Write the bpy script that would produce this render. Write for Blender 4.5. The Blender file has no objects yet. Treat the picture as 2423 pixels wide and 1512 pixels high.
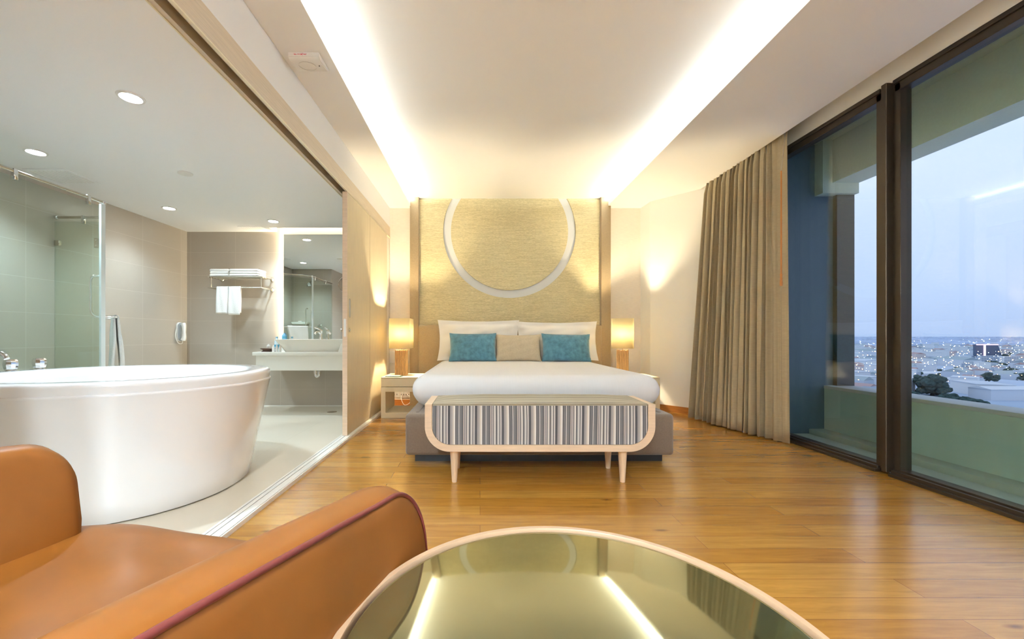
import bpy, bmesh, math, random
from mathutils import Vector, Matrix, Euler
PI = math.pi
R = math.radians
random.seed(7)
scene = bpy.context.scene
col = scene.collection

# ------------------------------------------------------------------ camera
cam_d = bpy.data.cameras.new('camera')
cam = bpy.data.objects.new('camera', cam_d)
col.objects.link(cam)
cam.location = (0, 0, 1.0)
cam.rotation_euler = (R(90), 0, 0)
cam_d.sensor_width = 36.0
cam_d.lens = 950.0 / 2423.0 * 36.0
cam_d.shift_x = (1211.5 - 1136.0) / 2423.0
cam_d.shift_y = (795.0 - 756.0) / 2423.0
cam_d.clip_start = 0.02
cam_d.clip_end = 20000
scene.camera = cam

# ------------------------------------------------------------------ world: dusk sky
w = bpy.data.worlds.new('dusk_sky')
scene.world = w
w.use_nodes = True
nt = w.node_tree
nt.nodes.clear()
out = nt.nodes.new('ShaderNodeOutputWorld')
bg = nt.nodes.new('ShaderNodeBackground')
tc = nt.nodes.new('ShaderNodeTexCoord')
sp = nt.nodes.new('ShaderNodeSeparateXYZ')
rp = nt.nodes.new('ShaderNodeValToRGB')
rp.color_ramp.elements[0].position = 0.0
rp.color_ramp.elements[0].color = (0.42, 0.52, 0.84, 1)
rp.color_ramp.elements[1].position = 1.0
rp.color_ramp.elements[1].color = (0.66, 0.73, 1.0, 1)
e = rp.color_ramp.elements.new(0.08); e.color = (0.50, 0.60, 0.92, 1)
e = rp.color_ramp.elements.new(0.3); e.color = (0.64, 0.72, 1.0, 1)
nt.links.new(tc.outputs['Generated'], sp.inputs[0])
nt.links.new(sp.outputs['Z'], rp.inputs[0])
nt.links.new(rp.outputs[0], bg.inputs[0])
bg.inputs[1].default_value = 0.325
nt.links.new(bg.outputs[0], out.inputs[0])

# ------------------------------------------------------------------ exposure
scene.view_settings.view_transform = 'Standard'
scene.view_settings.look = 'None'
scene.view_settings.exposure = 2.08
scene.view_settings.gamma = 1.0
scene.view_settings.use_curve_mapping = False
scene.cycles.max_bounces = 10
scene.cycles.diffuse_bounces = 6
scene.cycles.glossy_bounces = 5
scene.cycles.transparent_max_bounces = 16
scene.cycles.caustics_reflective = False
scene.cycles.caustics_refractive = False
scene.cycles.sample_clamp_indirect = 6.0

# ------------------------------------------------------------------ the room's lights
def area(name, loc, rot, sx, sy, power, color, spread=PI):
    l = bpy.data.lights.new(name, 'AREA')
    l.shape = 'RECTANGLE'; l.size = sx; l.size_y = sy
    l.energy = power; l.color = color; l.spread = spread
    o = bpy.data.objects.new(name, l); col.objects.link(o)
    o.location = loc; o.rotation_euler = rot
    return o
COVE = (0.94, 1.0, 0.96)
# LED tape lying on the ledge of the ceiling cove, shining up at the raised ceiling
area('cove_light', (-1.06, 1.62, 2.905), (0, R(228), 0), 0.03, 8.2, 19, COVE)
area('cove_light', (1.885, 1.62, 2.905), (0, R(132), 0), 0.03, 8.2, 22, COVE)
# light trough over the bathroom mirror
area('trough_light', (-2.1, 5.44, 2.64), (0, 0, 0), 1.38, 0.05, 1.3, (1.0, 0.84, 0.58))
# warm backlight along the left edge of the washroom mirror
area('mirror_backlight', (-2.684, 5.532, 1.72), (0, R(90), 0), 1.45, 0.02, 3.4, (1.0, 0.86, 0.60))
# washroom downlights and the added rear fill lights get their beams in their own builders

# ------------------------------------------------------------------ materials
def new_mat(name):
    m = bpy.data.materials.new(name); m.use_nodes = True
    n = m.node_tree.nodes; b = n['Principled BSDF']
    return m, n, m.node_tree.links, b
def mat(name, color, rough=0.5, metal=0.0, noise=0.0, nscale=20.0, stretch=(1, 1, 1), bump=0.0, bscale=None,
        coat=0.0, crough=0.08, sheen=0.0, emis=None, estr=0.0, spec=None, trans=0.0, alpha=None, color2=None, coord='Object'):
    m, n, l, b = new_mat(name)
    b.inputs['Base Color'].default_value = (*color, 1)
    b.inputs['Roughness'].default_value = rough
    b.inputs['Metallic'].default_value = metal
    b.inputs['Coat Weight'].default_value = coat
    b.inputs['Coat Roughness'].default_value = crough
    b.inputs['Sheen Weight'].default_value = sheen
    if spec is not None: b.inputs['Specular IOR Level'].default_value = spec
    b.inputs['Transmission Weight'].default_value = trans
    if emis:
        b.inputs['Emission Color'].default_value = (*emis, 1)
        b.inputs['Emission Strength'].default_value = estr
    if noise or bump or color2:
        t = n.new('ShaderNodeTexCoord'); mp = n.new('ShaderNodeMapping')
        mp.inputs['Scale'].default_value = stretch
        l.new(t.outputs[coord], mp.inputs[0])
        nz = n.new('ShaderNodeTexNoise'); nz.inputs['Scale'].default_value = nscale
        nz.inputs['Detail'].default_value = 4
        l.new(mp.outputs[0], nz.inputs['Vector'])
        if noise or color2:
            r = n.new('ShaderNodeValToRGB')
            c2 = color2 or tuple(max(0, c * (1 - noise)) for c in color)
            c1 = color if color2 else tuple(min(1, c * (1 + noise * 0.5)) for c in color)
            r.color_ramp.elements[0].position = 0.3; r.color_ramp.elements[0].color = (*c2, 1)
            r.color_ramp.elements[1].position = 0.7; r.color_ramp.elements[1].color = (*c1, 1)
            l.new(nz.outputs['Fac'], r.inputs[0]); l.new(r.outputs[0], b.inputs['Base Color'])
        if bump:
            bp = n.new('ShaderNodeBump'); bp.inputs['Strength'].default_value = bump
            bp.inputs['Distance'].default_value = 0.005
            l.new(nz.outputs['Fac'], bp.inputs['Height']); l.new(bp.outputs[0], b.inputs['Normal'])
    return m

def brick_mat(name, c1, c2, mortar, bw, rh, ms, rough=0.3, axes='XZ', bump=0.0, offset=0.5, grain=0.0, gstretch=(1, 1, 1),
              coat=0.0, shift=(0, 0), bias=0.0, gscale=8, spec=0.5, msmooth=0.1):
    m, n, l, b = new_mat(name)
    t = n.new('ShaderNodeTexCoord'); s = n.new('ShaderNodeSeparateXYZ'); c = n.new('ShaderNodeCombineXYZ')
    l.new(t.outputs['Object'], s.inputs[0])
    ad = []
    for i, a in enumerate(axes):
        mm = n.new('ShaderNodeMath'); mm.operation = 'ADD'; mm.inputs[1].default_value = shift[i]
        l.new(s.outputs[a], mm.inputs[0]); l.new(mm.outputs[0], c.inputs[i])
    br = n.new('ShaderNodeTexBrick')
    br.offset = offset
    br.inputs['Scale'].default_value = 1.0
    br.inputs['Brick Width'].default_value = bw
    br.inputs['Row Height'].default_value = rh
    br.inputs['Mortar Size'].default_value = ms
    br.inputs['Mortar Smooth'].default_value = msmooth
    br.inputs['Bias'].default_value = bias
    br.inputs['Color1'].default_value = (*c1, 1); br.inputs['Color2'].default_value = (*c2, 1)
    br.inputs['Mortar'].default_value = (*mortar, 1)
    l.new(c.outputs[0], br.inputs['Vector'])
    last = br.outputs['Color']
    if grain:
        mp = n.new('ShaderNodeMapping'); mp.inputs['Scale'].default_value = gstretch
        l.new(t.outputs['Object'], mp.inputs[0])
        nz = n.new('ShaderNodeTexNoise'); nz.inputs['Scale'].default_value = gscale; nz.inputs['Detail'].default_value = 6
        nz.inputs['Roughness'].default_value = 0.65; nz.inputs['Distortion'].default_value = 0.6
        l.new(mp.outputs[0], nz.inputs['Vector'])
        r = n.new('ShaderNodeValToRGB')
        r.color_ramp.elements[0].position = 0.3; r.color_ramp.elements[0].color = (1 - grain,) * 3 + (1,)
        r.color_ramp.elements[1].position = 0.65; r.color_ramp.elements[1].color = (1, 1, 1, 1)
        l.new(nz.outputs['Fac'], r.inputs[0])
        mx = n.new('ShaderNodeMix'); mx.data_type = 'RGBA'; mx.blend_type = 'MULTIPLY'; mx.inputs[0].default_value = 1
        l.new(last, mx.inputs[6]); l.new(r.outputs[0], mx.inputs[7]); last = mx.outputs[2]
    l.new(last, b.inputs['Base Color'])
    b.inputs['Roughness'].default_value = rough
    b.inputs['Coat Weight'].default_value = coat
    b.inputs['Coat Roughness'].default_value = 0.18
    b.inputs['Specular IOR Level'].default_value = spec
    if bump:
        bp = n.new('ShaderNodeBump'); bp.inputs['Strength'].default_value = bump; bp.inputs['Distance'].default_value = 0.003
        bp.invert = True
        l.new(br.outputs['Fac'], bp.inputs['Height']); l.new(bp.outputs[0], b.inputs['Normal'])
    return m, n, l, b, last

def glass_mat(name, tint, refl=1.0):
    m, n, l, b = new_mat(name)
    n.remove(b)
    o = n['Material Output']
    tr = n.new('ShaderNodeBsdfTransparent'); tr.inputs[0].default_value = (*tint, 1)
    gl = n.new('ShaderNodeBsdfGlossy'); gl.inputs['Roughness'].default_value = 0.0
    gl.inputs[0].default_value = (refl, refl, refl, 1)
    lw = n.new('ShaderNodeLayerWeight'); lw.inputs[0].default_value = 0.5
    pw = n.new('ShaderNodeMath'); pw.operation = 'POWER'; pw.inputs[1].default_value = 5
    l.new(lw.outputs['Facing'], pw.inputs[0])
    fr = n.new('ShaderNodeMath'); fr.operation = 'MULTIPLY_ADD'; fr.inputs[1].default_value = 0.9; fr.inputs[2].default_value = 0.035
    l.new(pw.outputs[0], fr.inputs[0])
    mx = n.new('ShaderNodeMixShader')
    l.new(fr.outputs[0], mx.inputs[0]); l.new(tr.outputs[0], mx.inputs[1]); l.new(gl.outputs[0], mx.inputs[2])
    l.new(mx.outputs[0], o.inputs[0])
    return m

M = {}
M['plaster'] = mat('white_ceiling_paint', (0.86, 0.855, 0.85), 0.8)
M['cream_wall'] = mat('cream_wall_paint', (0.87, 0.855, 0.80), 0.75)
M['wallpaper'] = mat('beige_wallpaper', (0.84, 0.77, 0.67), 0.7, noise=0.10, nscale=40, stretch=(0.35, 0.35, 8))
M['bath_ceiling'] = mat('bathroom_ceiling_paint', (0.91, 0.91, 0.915), 0.55)
M['tile_back'] = brick_mat('taupe_wall_tile', (0.46, 0.405, 0.34), (0.475, 0.42, 0.355), (0.55, 0.495, 0.43), 0.62, 0.315, 0.0025,
                           0.35, 'XZ', 0.3, 0.0, 0.05, (30, 30, 30), shift=(0.28, 0.05))[0]
M['tile_side'] = brick_mat('taupe_side_tile', (0.46, 0.405, 0.34), (0.475, 0.42, 0.355), (0.55, 0.495, 0.43), 0.62, 0.315, 0.0025,
                           0.35, 'YZ', 0.3, 0.0, 0.05, (30, 30, 30), shift=(0.14, 0.05))[0]
M['bath_floor'] = brick_mat('cream_floor_tile', (0.65, 0.58, 0.475), (0.66, 0.59, 0.485), (0.57, 0.50, 0.40), 0.9, 0.9, 0.002,
                            0.32, 'XY', 0.1, 0.0)[0]
# floor boards running across the room
mf, n, l, b, last = brick_mat('teak_floor_boards', (0.43, 0.19, 0.026), (0.53, 0.265, 0.048), (0.23, 0.085, 0.02), 1.7, 0.118, 0.0012,
                              0.27, 'XY', 0.15, 0.37, 0.30, (1.3, 16, 1), coat=0.6, gscale=2.2)
t = n.new('ShaderNodeTexCoord')
mp = n.new('ShaderNodeMapping'); mp.inputs['Scale'].default_value = (1.6, 5.0, 1)
l.new(t.outputs['Object'], mp.inputs[0])
vo = n.new('ShaderNodeTexVoronoi'); vo.inputs['Scale'].default_value = 0.9
l.new(mp.outputs[0], vo.inputs['Vector'])
r = n.new('ShaderNodeValToRGB')
r.color_ramp.elements[0].position = 0.02; r.color_ramp.elements[0].color = (0.35, 0.26, 0.2, 1)
r.color_ramp.elements[1].position = 0.075; r.color_ramp.elements[1].color = (1, 1, 1, 1)
l.new(vo.outputs['Distance'], r.inputs[0])
mx = n.new('ShaderNodeMix'); mx.data_type = 'RGBA'; mx.blend_type = 'MULTIPLY'; mx.inputs[0].default_value = 0.8
l.new(last, mx.inputs[6]); l.new(r.outputs[0], mx.inputs[7]); l.new(mx.outputs[2], b.inputs['Base Color'])
M['floor'] = mf
M['grasscloth'] = brick_mat('woven_grass_panel', (0.68, 0.59, 0.345), (0.80, 0.70, 0.43), (0.62, 0.53, 0.30), 0.12, 0.0095, 0.0006,
                            0.8, 'XZ', 0.3, 0.37, 0.42, (14, 14, 130), gscale=2.2, spec=0.2)[0]
M['white_step'] = mat('white_threshold', (0.80, 0.78, 0.74), 0.4)
M['groove'] = mat('dark_track_slot', (0.08, 0.06, 0.045), 0.6)
M['pale_wood'] = mat('pale_oak_veneer', (0.66, 0.55, 0.37), 0.42, noise=0.10, nscale=14, stretch=(14, 14, 0.4))
M['pale_wood_h'] = mat('pale_oak_fascia', (0.68, 0.57, 0.43), 0.45, noise=0.14, nscale=14, stretch=(4, 0.4, 30))
M['header_brown'] = mat('brown_header_lining', (0.30, 0.20, 0.12), 0.5)
M['beech'] = mat('pale_beech', (0.76, 0.58, 0.42), 0.4, noise=0.08, nscale=10, stretch=(0.8, 8, 8))
M['rim_wood'] = mat('peach_wood_rim', (0.42, 0.27, 0.165), 0.4, noise=0.08, nscale=10)
M['beech_leg'] = mat('pale_beech_leg', (0.76, 0.56, 0.38), 0.4, noise=0.08, nscale=10, stretch=(8, 8, 1))
M['night'] = mat('cream_lacquer', (0.80, 0.72, 0.52), 0.45)
M['skirt'] = mat('teak_skirting', (0.42, 0.16, 0.035), 0.3, noise=0.25, nscale=6, stretch=(1, 1, 12))
M['taupe'] = mat('taupe_microfibre', (0.19, 0.138, 0.098), 0.85, noise=0.10, nscale=90, sheen=0.3)
M['tan'] = mat('tan_suede', (0.33, 0.24, 0.13), 0.8, noise=0.10, nscale=60, sheen=0.25)
M['black'] = mat('black_plinth', (0.012, 0.013, 0.016), 0.4)
M['linen'] = mat('white_bed_linen', (0.80, 0.80, 0.82), 0.75, noise=0.02, nscale=3, stretch=(60, 1, 1), bump=0.1)
M['pillow'] = mat('white_pillowcase', (0.84, 0.82, 0.78), 0.8, bump=0.5, noise=0.01, nscale=6)
M['teal'] = mat('teal_velvet', (0.085, 0.235, 0.315), 0.85, noise=0.35, nscale=22, sheen=0.5, bump=0.3)
M['sand'] = mat('sand_cushion_fabric', (0.55, 0.46, 0.32), 0.85, noise=0.08, nscale=60, bump=0.2)
M['chrome'] = mat('chrome', (0.82, 0.82, 0.82), 0.08, 1.0)
M['steel'] = mat('brushed_steel', (0.62, 0.58, 0.50), 0.25, 1.0)
M['ring'] = mat('pale_grey_ring', (0.66, 0.68, 0.68), 0.4)
M['acrylic'] = mat('white_acrylic', (0.90, 0.885, 0.89), 0.12, coat=0.6)
M['ceramic'] = mat('white_ceramic', (0.80, 0.77, 0.70), 0.12, coat=0.4)
M['stone'] = mat('white_stone_top', (0.80, 0.78, 0.72), 0.3)
M['towel'] = mat('white_terry', (0.86, 0.84, 0.80), 0.95, bump=0.8, nscale=160, noise=0.04)
M['plastic'] = mat('white_plastic', (0.80, 0.78, 0.75), 0.35)
M['grey_plastic'] = mat('grey_plastic', (0.42, 0.45, 0.47), 0.35)
M['red'] = mat('red_lettering', (0.65, 0.03, 0.08), 0.5)
M['leather'] = mat('cognac_leather', (0.245, 0.082, 0.010), 0.48, spec=0.35, noise=0.22, nscale=5, coat=0.15, crough=0.33, sheen=0.0, bump=0.12)
M['piping'] = mat('oxblood_piping', (0.17, 0.032, 0.028), 0.42)
M['frame'] = mat('bronze_aluminium', (0.062, 0.046, 0.032), 0.38, metal=0.55)
M['curtain'] = mat('taupe_curtain_cloth', (0.40, 0.325, 0.20), 0.75, noise=0.12, nscale=30, stretch=(0.6, 0.6, 10), sheen=0.2)
M['sheer'] = mat('greige_lining_cloth', (0.50, 0.46, 0.38), 0.8, noise=0.10, nscale=30, stretch=(0.6, 0.6, 10))
M['wand'] = mat('orange_wood_wand', (0.55, 0.22, 0.05), 0.35)
M['glass'] = glass_mat('window_glass', (0.90, 0.95, 0.925))
M['shower_glass'] = glass_mat('shower_glass', (0.90, 0.945, 0.92))
M['glass_edge'] = mat('glass_edge', (0.78, 0.84, 0.83), 0.2, coat=0.5)
M['mirror'] = mat('mirror_silver', (0.90, 0.92, 0.89), 0.0, 1.0)
M['parapet'] = mat('painted_parapet', (0.42, 0.54, 0.50), 0.8, noise=0.10, nscale=1.2, stretch=(1, 4, 0.4))
M['cap'] = mat('parapet_coping', (0.50, 0.53, 0.56), 0.7)
M['balcony'] = mat('balcony_floor', (0.36, 0.42, 0.38), 0.7)
M['beam'] = mat('balcony_beam_paint', (0.46, 0.53, 0.46), 0.8, noise=0.05, nscale=60)
M['granite'] = mat('dark_granite', (0.055, 0.055, 0.05), 0.3, noise=0.4, nscale=120)
M['bluewall'] = mat('slate_blue_wall', (0.075, 0.12, 0.16), 0.5)
M['white_label'] = mat('blue_label', (0.10, 0.42, 0.62), 0.4)
M['water'] = mat('clear_bottle', (0.72, 0.86, 0.90), 0.1, coat=0.5)
M['blue_bottle'] = mat('blue_bottle_plastic', (0.25, 0.55, 0.80), 0.12, coat=0.5)
M['brown_tray'] = mat('dark_brown_tray', (0.10, 0.05, 0.035), 0.35)
M['book'] = mat('dark_green_cover', (0.05, 0.10, 0.08), 0.5)
M['paper'] = mat('white_paper', (0.85, 0.84, 0.80), 0.7)
M['shade'] = None
M['bamboo'] = mat('split_bamboo', (0.62, 0.36, 0.13), 0.5, noise=0.30, nscale=12, stretch=(10, 10, 1))
# warm lampshade: cloth that lets the bulb through
m, n, l, b = new_mat('lampshade_cloth')
n.remove(b)
d = n.new('ShaderNodeBsdfDiffuse'); d.inputs[0].default_value = (0.90, 0.85, 0.68, 1)
tl = n.new('ShaderNodeBsdfTranslucent'); tl.inputs[0].default_value = (0.98, 0.90, 0.66, 1)
mx = n.new('ShaderNodeMixShader'); mx.inputs[0].default_value = 0.72
l.new(d.outputs[0], mx.inputs[1]); l.new(tl.outputs[0], mx.inputs[2]); l.new(mx.outputs[0], n['Material Output'].inputs[0])
M['shade'] = m
M['bulb'] = mat('glowing_bulb', (1, 1, 1), 0.5, emis=(1.0, 0.80, 0.45), estr=30)
M['led'] = mat('glowing_diffuser', (1, 1, 1), 0.5, emis=(0.95, 1.0, 1.0), estr=22)
# bronze tinted table glass
m, n, l, b = new_mat('bronze_table_glass')
b.inputs['Base Color'].default_value = (0.055, 0.05, 0.02, 1)
b.inputs['Roughness'].default_value = 0.05
b.inputs['Specular IOR Level'].default_value = 1.0
b.inputs['Specular Tint'].default_value = (0.95, 0.90, 0.62, 1)
b.inputs['IOR'].default_value = 2.4
M['table_glass'] = m
# striped bench cloth: repeating bands of cream, greys and charcoal
def stripes(name, axis, period, pal, count, seed):
    rnd = random.Random(seed)
    m, n, l, b = new_mat(name)
    t = n.new('ShaderNodeTexCoord'); s = n.new('ShaderNodeSeparateXYZ'); l.new(t.outputs['Object'], s.inputs[0])
    nz = n.new('ShaderNodeTexNoise'); nz.inputs['Scale'].default_value = 3; nz.inputs['Detail'].default_value = 0
    l.new(t.outputs['Object'], nz.inputs['Vector'])
    ma = n.new('ShaderNodeMath'); ma.operation = 'MULTIPLY_ADD'; ma.inputs[1].default_value = 0.012
    l.new(nz.outputs['Fac'], ma.inputs[0]); l.new(s.outputs[axis], ma.inputs[2])
    dv = n.new('ShaderNodeMath'); dv.operation = 'DIVIDE'; dv.inputs[1].default_value = period
    l.new(ma.outputs[0], dv.inputs[0])
    fr = n.new('ShaderNodeMath'); fr.operation = 'FRACT'; l.new(dv.outputs[0], fr.inputs[0])
    rr = n.new('ShaderNodeValToRGB'); cr = rr.color_ramp; cr.interpolation = 'CONSTANT'
    wts = [rnd.choice([0.6, 1, 1, 1.6, 2.4]) for _ in range(count)]; tot = sum(wts); p = 0; prev = None
    for i in range(count):
        c = rnd.choice([q for q in pal if q != prev]); prev = c
        if i == 0: el = cr.elements[0]; el.position = 0
        elif i == 1: el = cr.elements[1]; el.position = p
        else: el = cr.elements.new(min(p, 0.999))
        el.color = (*c, 1); p += wts[i] / tot
    l.new(fr.outputs[0], rr.inputs[0]); l.new(rr.outputs[0], b.inputs['Base Color'])
    b.inputs['Roughness'].default_value = 0.85
    return m
PAL = [(0.72, 0.69, 0.66), (0.70, 0.68, 0.66), (0.42, 0.40, 0.40), (0.33, 0.31, 0.31), (0.10, 0.10, 0.11), (0.20, 0.20, 0.21), (0.60, 0.52, 0.46), (0.055, 0.06, 0.07), (0.07, 0.07, 0.08)]
M['stripe_v'] = stripes('striped_bench_cloth', 'X', 0.18, PAL, 32, 15)
M['stripe_h'] = stripes('striped_bench_top_cloth', 'Y', 0.21, [(0.42, 0.37, 0.28), (0.34, 0.30, 0.22), (0.50, 0.45, 0.35), (0.24, 0.21, 0.17)], 16, 5)

# ------------------------------------------------------------------ helpers
WM = {}
def B(): return bmesh.new()
def box(bm, x0, x1, y0, y1, z0, z1, bev=0.0, seg=3):
    vs = [bm.verts.new((x, y, z)) for x in (x0, x1) for y in (y0, y1) for z in (z0, z1)]
    F = [(0, 1, 3, 2), (4, 6, 7, 5), (0, 4, 5, 1), (2, 3, 7, 6), (0, 2, 6, 4), (1, 5, 7, 3)]
    fs = [bm.faces.new([vs[i] for i in f]) for f in F]
    if bev:
        es = set(e for f in fs for e in f.edges)
        bmesh.ops.bevel(bm, geom=list(es), offset=bev, segments=seg, profile=0.5, affect='EDGES')
    return bm
def prism(bm, pts, z0, z1, axis='Z'):
    """extrude polygon pts (2d) between two levels on an axis"""
    def mk(p, h):
        if axis == 'Z': return (p[0], p[1], h)
        if axis == 'Y': return (p[0], h, p[1])
        return (h, p[0], p[1])
    a = [bm.verts.new(mk(p, z0)) for p in pts]; c = [bm.verts.new(mk(p, z1)) for p in pts]
    n = len(pts)
    bm.faces.new(a[::-1]); bm.faces.new(c)
    for i in range(n): bm.faces.new((a[i], a[(i + 1) % n], c[(i + 1) % n], c[i]))
    return bm
def tube(bm, pts, r, seg=12, caps=True):
    pts = [Vector(p) for p in pts]; n = len(pts)
    rs = r if isinstance(r, (list, tuple)) else [r] * n
    rings = []; up = None
    for i, p in enumerate(pts):
        d = (pts[min(i + 1, n - 1)] - pts[max(i - 1, 0)]).normalized()
        if up is None:
            up = Vector((0, 0, 1)) if abs(d.z) < 0.9 else Vector((1, 0, 0))
        s = d.cross(up).normalized(); up = s.cross(d).normalized()
        rings.append([bm.verts.new(p + rs[i] * (math.cos(2 * PI * k / seg) * s + math.sin(2 * PI * k / seg) * up)) for k in range(seg)])
    for i in range(n - 1):
        for k in range(seg):
            bm.faces.new((rings[i][k], rings[i][(k + 1) % seg], rings[i + 1][(k + 1) % seg], rings[i + 1][k]))
    if caps:
        bm.faces.new(rings[0][::-1]); bm.faces.new(rings[-1])
    return bm
def lathe(bm, c, prof, seg=32, axis='Z', caps=True):
    """prof: list of (r, h)"""
    rings = []
    for r, h in prof:
        ring = []
        for k in range(seg):
            a = 2 * PI * k / seg; x, y = r * math.cos(a), r * math.sin(a)
            v = (x, y, h) if axis == 'Z' else ((x, h, y) if axis == 'Y' else (h, x, y))
            ring.append(bm.verts.new(Vector(c) + Vector(v)))
        rings.append(ring)
    for i in range(len(rings) - 1):
        for k in range(seg):
            bm.faces.new((rings[i][k], rings[i][(k + 1) % seg], rings[i + 1][(k + 1) % seg], rings[i + 1][k]))
    if caps:
        bm.faces.new(rings[0][::-1]); bm.faces.new(rings[-1])
    return bm
def smooth_pts(pts, n=6):
    """Catmull-Rom through control points"""
    pts = [Vector(p) for p in pts]; P = [pts[0]] + pts + [pts[-1]]; o = []
    for i in range(1, len(P) - 2):
        for k in range(n):
            t = k / n; a, b_, c, d = P[i - 1], P[i], P[i + 1], P[i + 2]
            o.append(0.5 * ((2 * b_) + (c - a) * t + (2 * a - 5 * b_ + 4 * c - d) * t * t + (3 * b_ - a - 3 * c + d) * t ** 3))
    o.append(pts[-1]); return o
def finish(bm, name, m, smooth, angle):
    bmesh.ops.recalc_face_normals(bm, faces=bm.faces)
    me = bpy.data.meshes.new(name)
    bm.to_mesh(me); bm.free()
    for mm in (m if isinstance(m, (list, tuple)) else [m]): me.materials.append(mm)
    if smooth:
        me.shade_smooth()
        try: me.set_sharp_from_angle(angle=R(angle))
        except Exception: pass
    return me
def tag(o, label=None, cat=None, group=None, kind=None):
    if label: o['label'] = label
    if cat: o['category'] = cat
    if group: o['group'] = group
    if kind: o['kind'] = kind
    return o
def thing(name, label, cat, loc=(0, 0, 0), rotz=0.0, group=None):
    o = bpy.data.objects.new(name, None); col.objects.link(o)
    o.location = loc; o.rotation_euler = (0, 0, rotz); o.empty_display_size = 0.05
    WM[o.name] = Matrix.Translation(loc) @ Matrix.Rotation(rotz, 4, 'Z')
    return tag(o, label, cat, group)
def part(name, bm, m, parent, smooth=True, angle=40, local=False, label=None):
    Mx = WM[parent.name]
    if not local: bm.transform(Mx.inverted())
    me = finish(bm, name, m, smooth, angle)
    o = bpy.data.objects.new(name, me); col.objects.link(o); o.parent = parent
    WM[o.name] = Mx
    if label: o['label'] = label
    return o
def single(name, bm, m, label=None, cat=None, group=None, kind=None, smooth=True, angle=40, origin=None):
    if origin is None:
        xs = [v.co.x for v in bm.verts]; ys = [v.co.y for v in bm.verts]; zs = [v.co.z for v in bm.verts]
        origin = Vector(((min(xs) + max(xs)) / 2, (min(ys) + max(ys)) / 2, min(zs)))
    origin = Vector(origin)
    bm.transform(Matrix.Translation(-origin))
    me = finish(bm, name, m, smooth, angle)
    o = bpy.data.objects.new(name, me); col.objects.link(o); o.location = origin
    WM[o.name] = Matrix.Translation(origin)
    return tag(o, label, cat, group, kind)
def struct(name, bm, m, label=None, smooth=False):
    return single(name, bm, m, label, None, None, 'structure', smooth, origin=(0, 0, 0))
def XZ(px, py, D): return ((px - 1136) / 950 * D, 1 - (py - 795) / 950 * D)

# ------------------------------------------------------------------ the setting
YB = -2.6           # wall behind the viewer
WY = 5.78           # wall behind the bed
SOF = 2.84          # underside of the dropped ceiling
CEI = 2.965         # raised ceiling
LX, RX = -0.985, 1.81   # cove lips
FL = 0.03           # washroom floor level
BC = 2.44           # washroom ceiling
BD = 5.55           # washroom back wall
BX = -4.05          # washroom left wall

bm = B(); box(bm, -1.26, 3.0, YB, 6.0, -0.12, 0.0); struct('floor', bm, M['floor'], 'glossy orange teak floor boards running across the bedroom')
bm = B(); box(bm, BX - 0.15, -1.36, -0.3, BD + 0.1, -0.12, FL); struct('floor.001', bm, M['bath_floor'], 'pale cream tiled washroom floor')
# threshold with two sliding door tracks
bm = B()
for a, c in ((-1.36, -1.345), (-1.339, -1.312), (-1.306, -1.262)):
    box(bm, a, c, -0.3, WY, -0.02, FL + 0.001)
st = struct('trim_1', bm, M['white_step'], 'white sliding door threshold between wood floor and washroom tiles')
bm = B(); box(bm, -1.36, -1.263, -0.3, WY, -0.04, FL - 0.012); part('track_slot', bm, M['groove'], st, False)
bm = B(); box(bm, -1.262, -1.254, -0.3, WY, -0.02, 0.026); part('step_edge', bm, M['white_step'], st, False)

# raised ceiling and dropped soffits
bm = B(); box(bm, LX - 0.28, RX + 0.30, YB, 6.0, CEI, CEI + 0.1); struct('ceiling', bm, M['plaster'], 'raised white bedroom ceiling glowing along its edges')
bm = B()
prism(bm, [(-1.30, SOF), (LX, SOF), (LX, SOF + 0.065), (LX - 0.02, SOF + 0.065), (LX - 0.02, SOF + 0.015), (-1.265, SOF + 0.015), (-1.265, CEI + 0.1), (-1.30, CEI + 0.1)], YB, 6.0, 'Y')
struct('ceiling.001', bm, M['plaster'], 'dropped ceiling strip beside the washroom opening with the cove ledge')
bm = B()
prism(bm, [(RX, SOF), (2.76, SOF), (2.76, 3.10), (2.72, 3.10), (2.72, SOF + 0.2), (RX + 0.30, SOF + 0.2), (RX + 0.30, SOF + 0.015), (RX + 0.02, SOF + 0.015), (RX + 0.02, SOF + 0.065), (RX, SOF + 0.065)], YB, 6.0, 'Y')
struct('ceiling.002', bm, M['plaster'], 'dropped ceiling strip on the window side with the cove ledge')
bm = B(); box(bm, 2.72, 3.2, YB, 6.0, 3.05, 3.15); struct('ceiling.003', bm, M['plaster'], 'curtain pocket ceiling above the windows')
# wall behind the bed
bm = B(); box(bm, -1.30, 2.34, WY, WY + 0.12, 0, SOF + 0.14); struct('wall_back', bm, M['wallpaper'], 'beige papered wall behind the bed')
bm = B(); box(bm, -1.30, 2.4, WY + 0.021, WY + 0.12, SOF, CEI + 0.1); struct('wall_back.001', bm, M['plaster'])
bm = B(); prism(bm, [(2.31, WY), (2.33, 5.50), (2.86, 4.91), (2.86, 4.80), (3.05, 4.80), (3.05, 6.0), (2.31, 6.0)], 0, 3.1)
struct('wall_right', bm, M['cream_wall'], 'cream angled wall between the bedside niche and the curtain')
bm = B(); box(bm, 2.95, 3.05, YB, 4.82, 2.815, 3.1); struct('wall_right.001', bm, M['cream_wall'], 'cream wall strip above the window frames')
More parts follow.
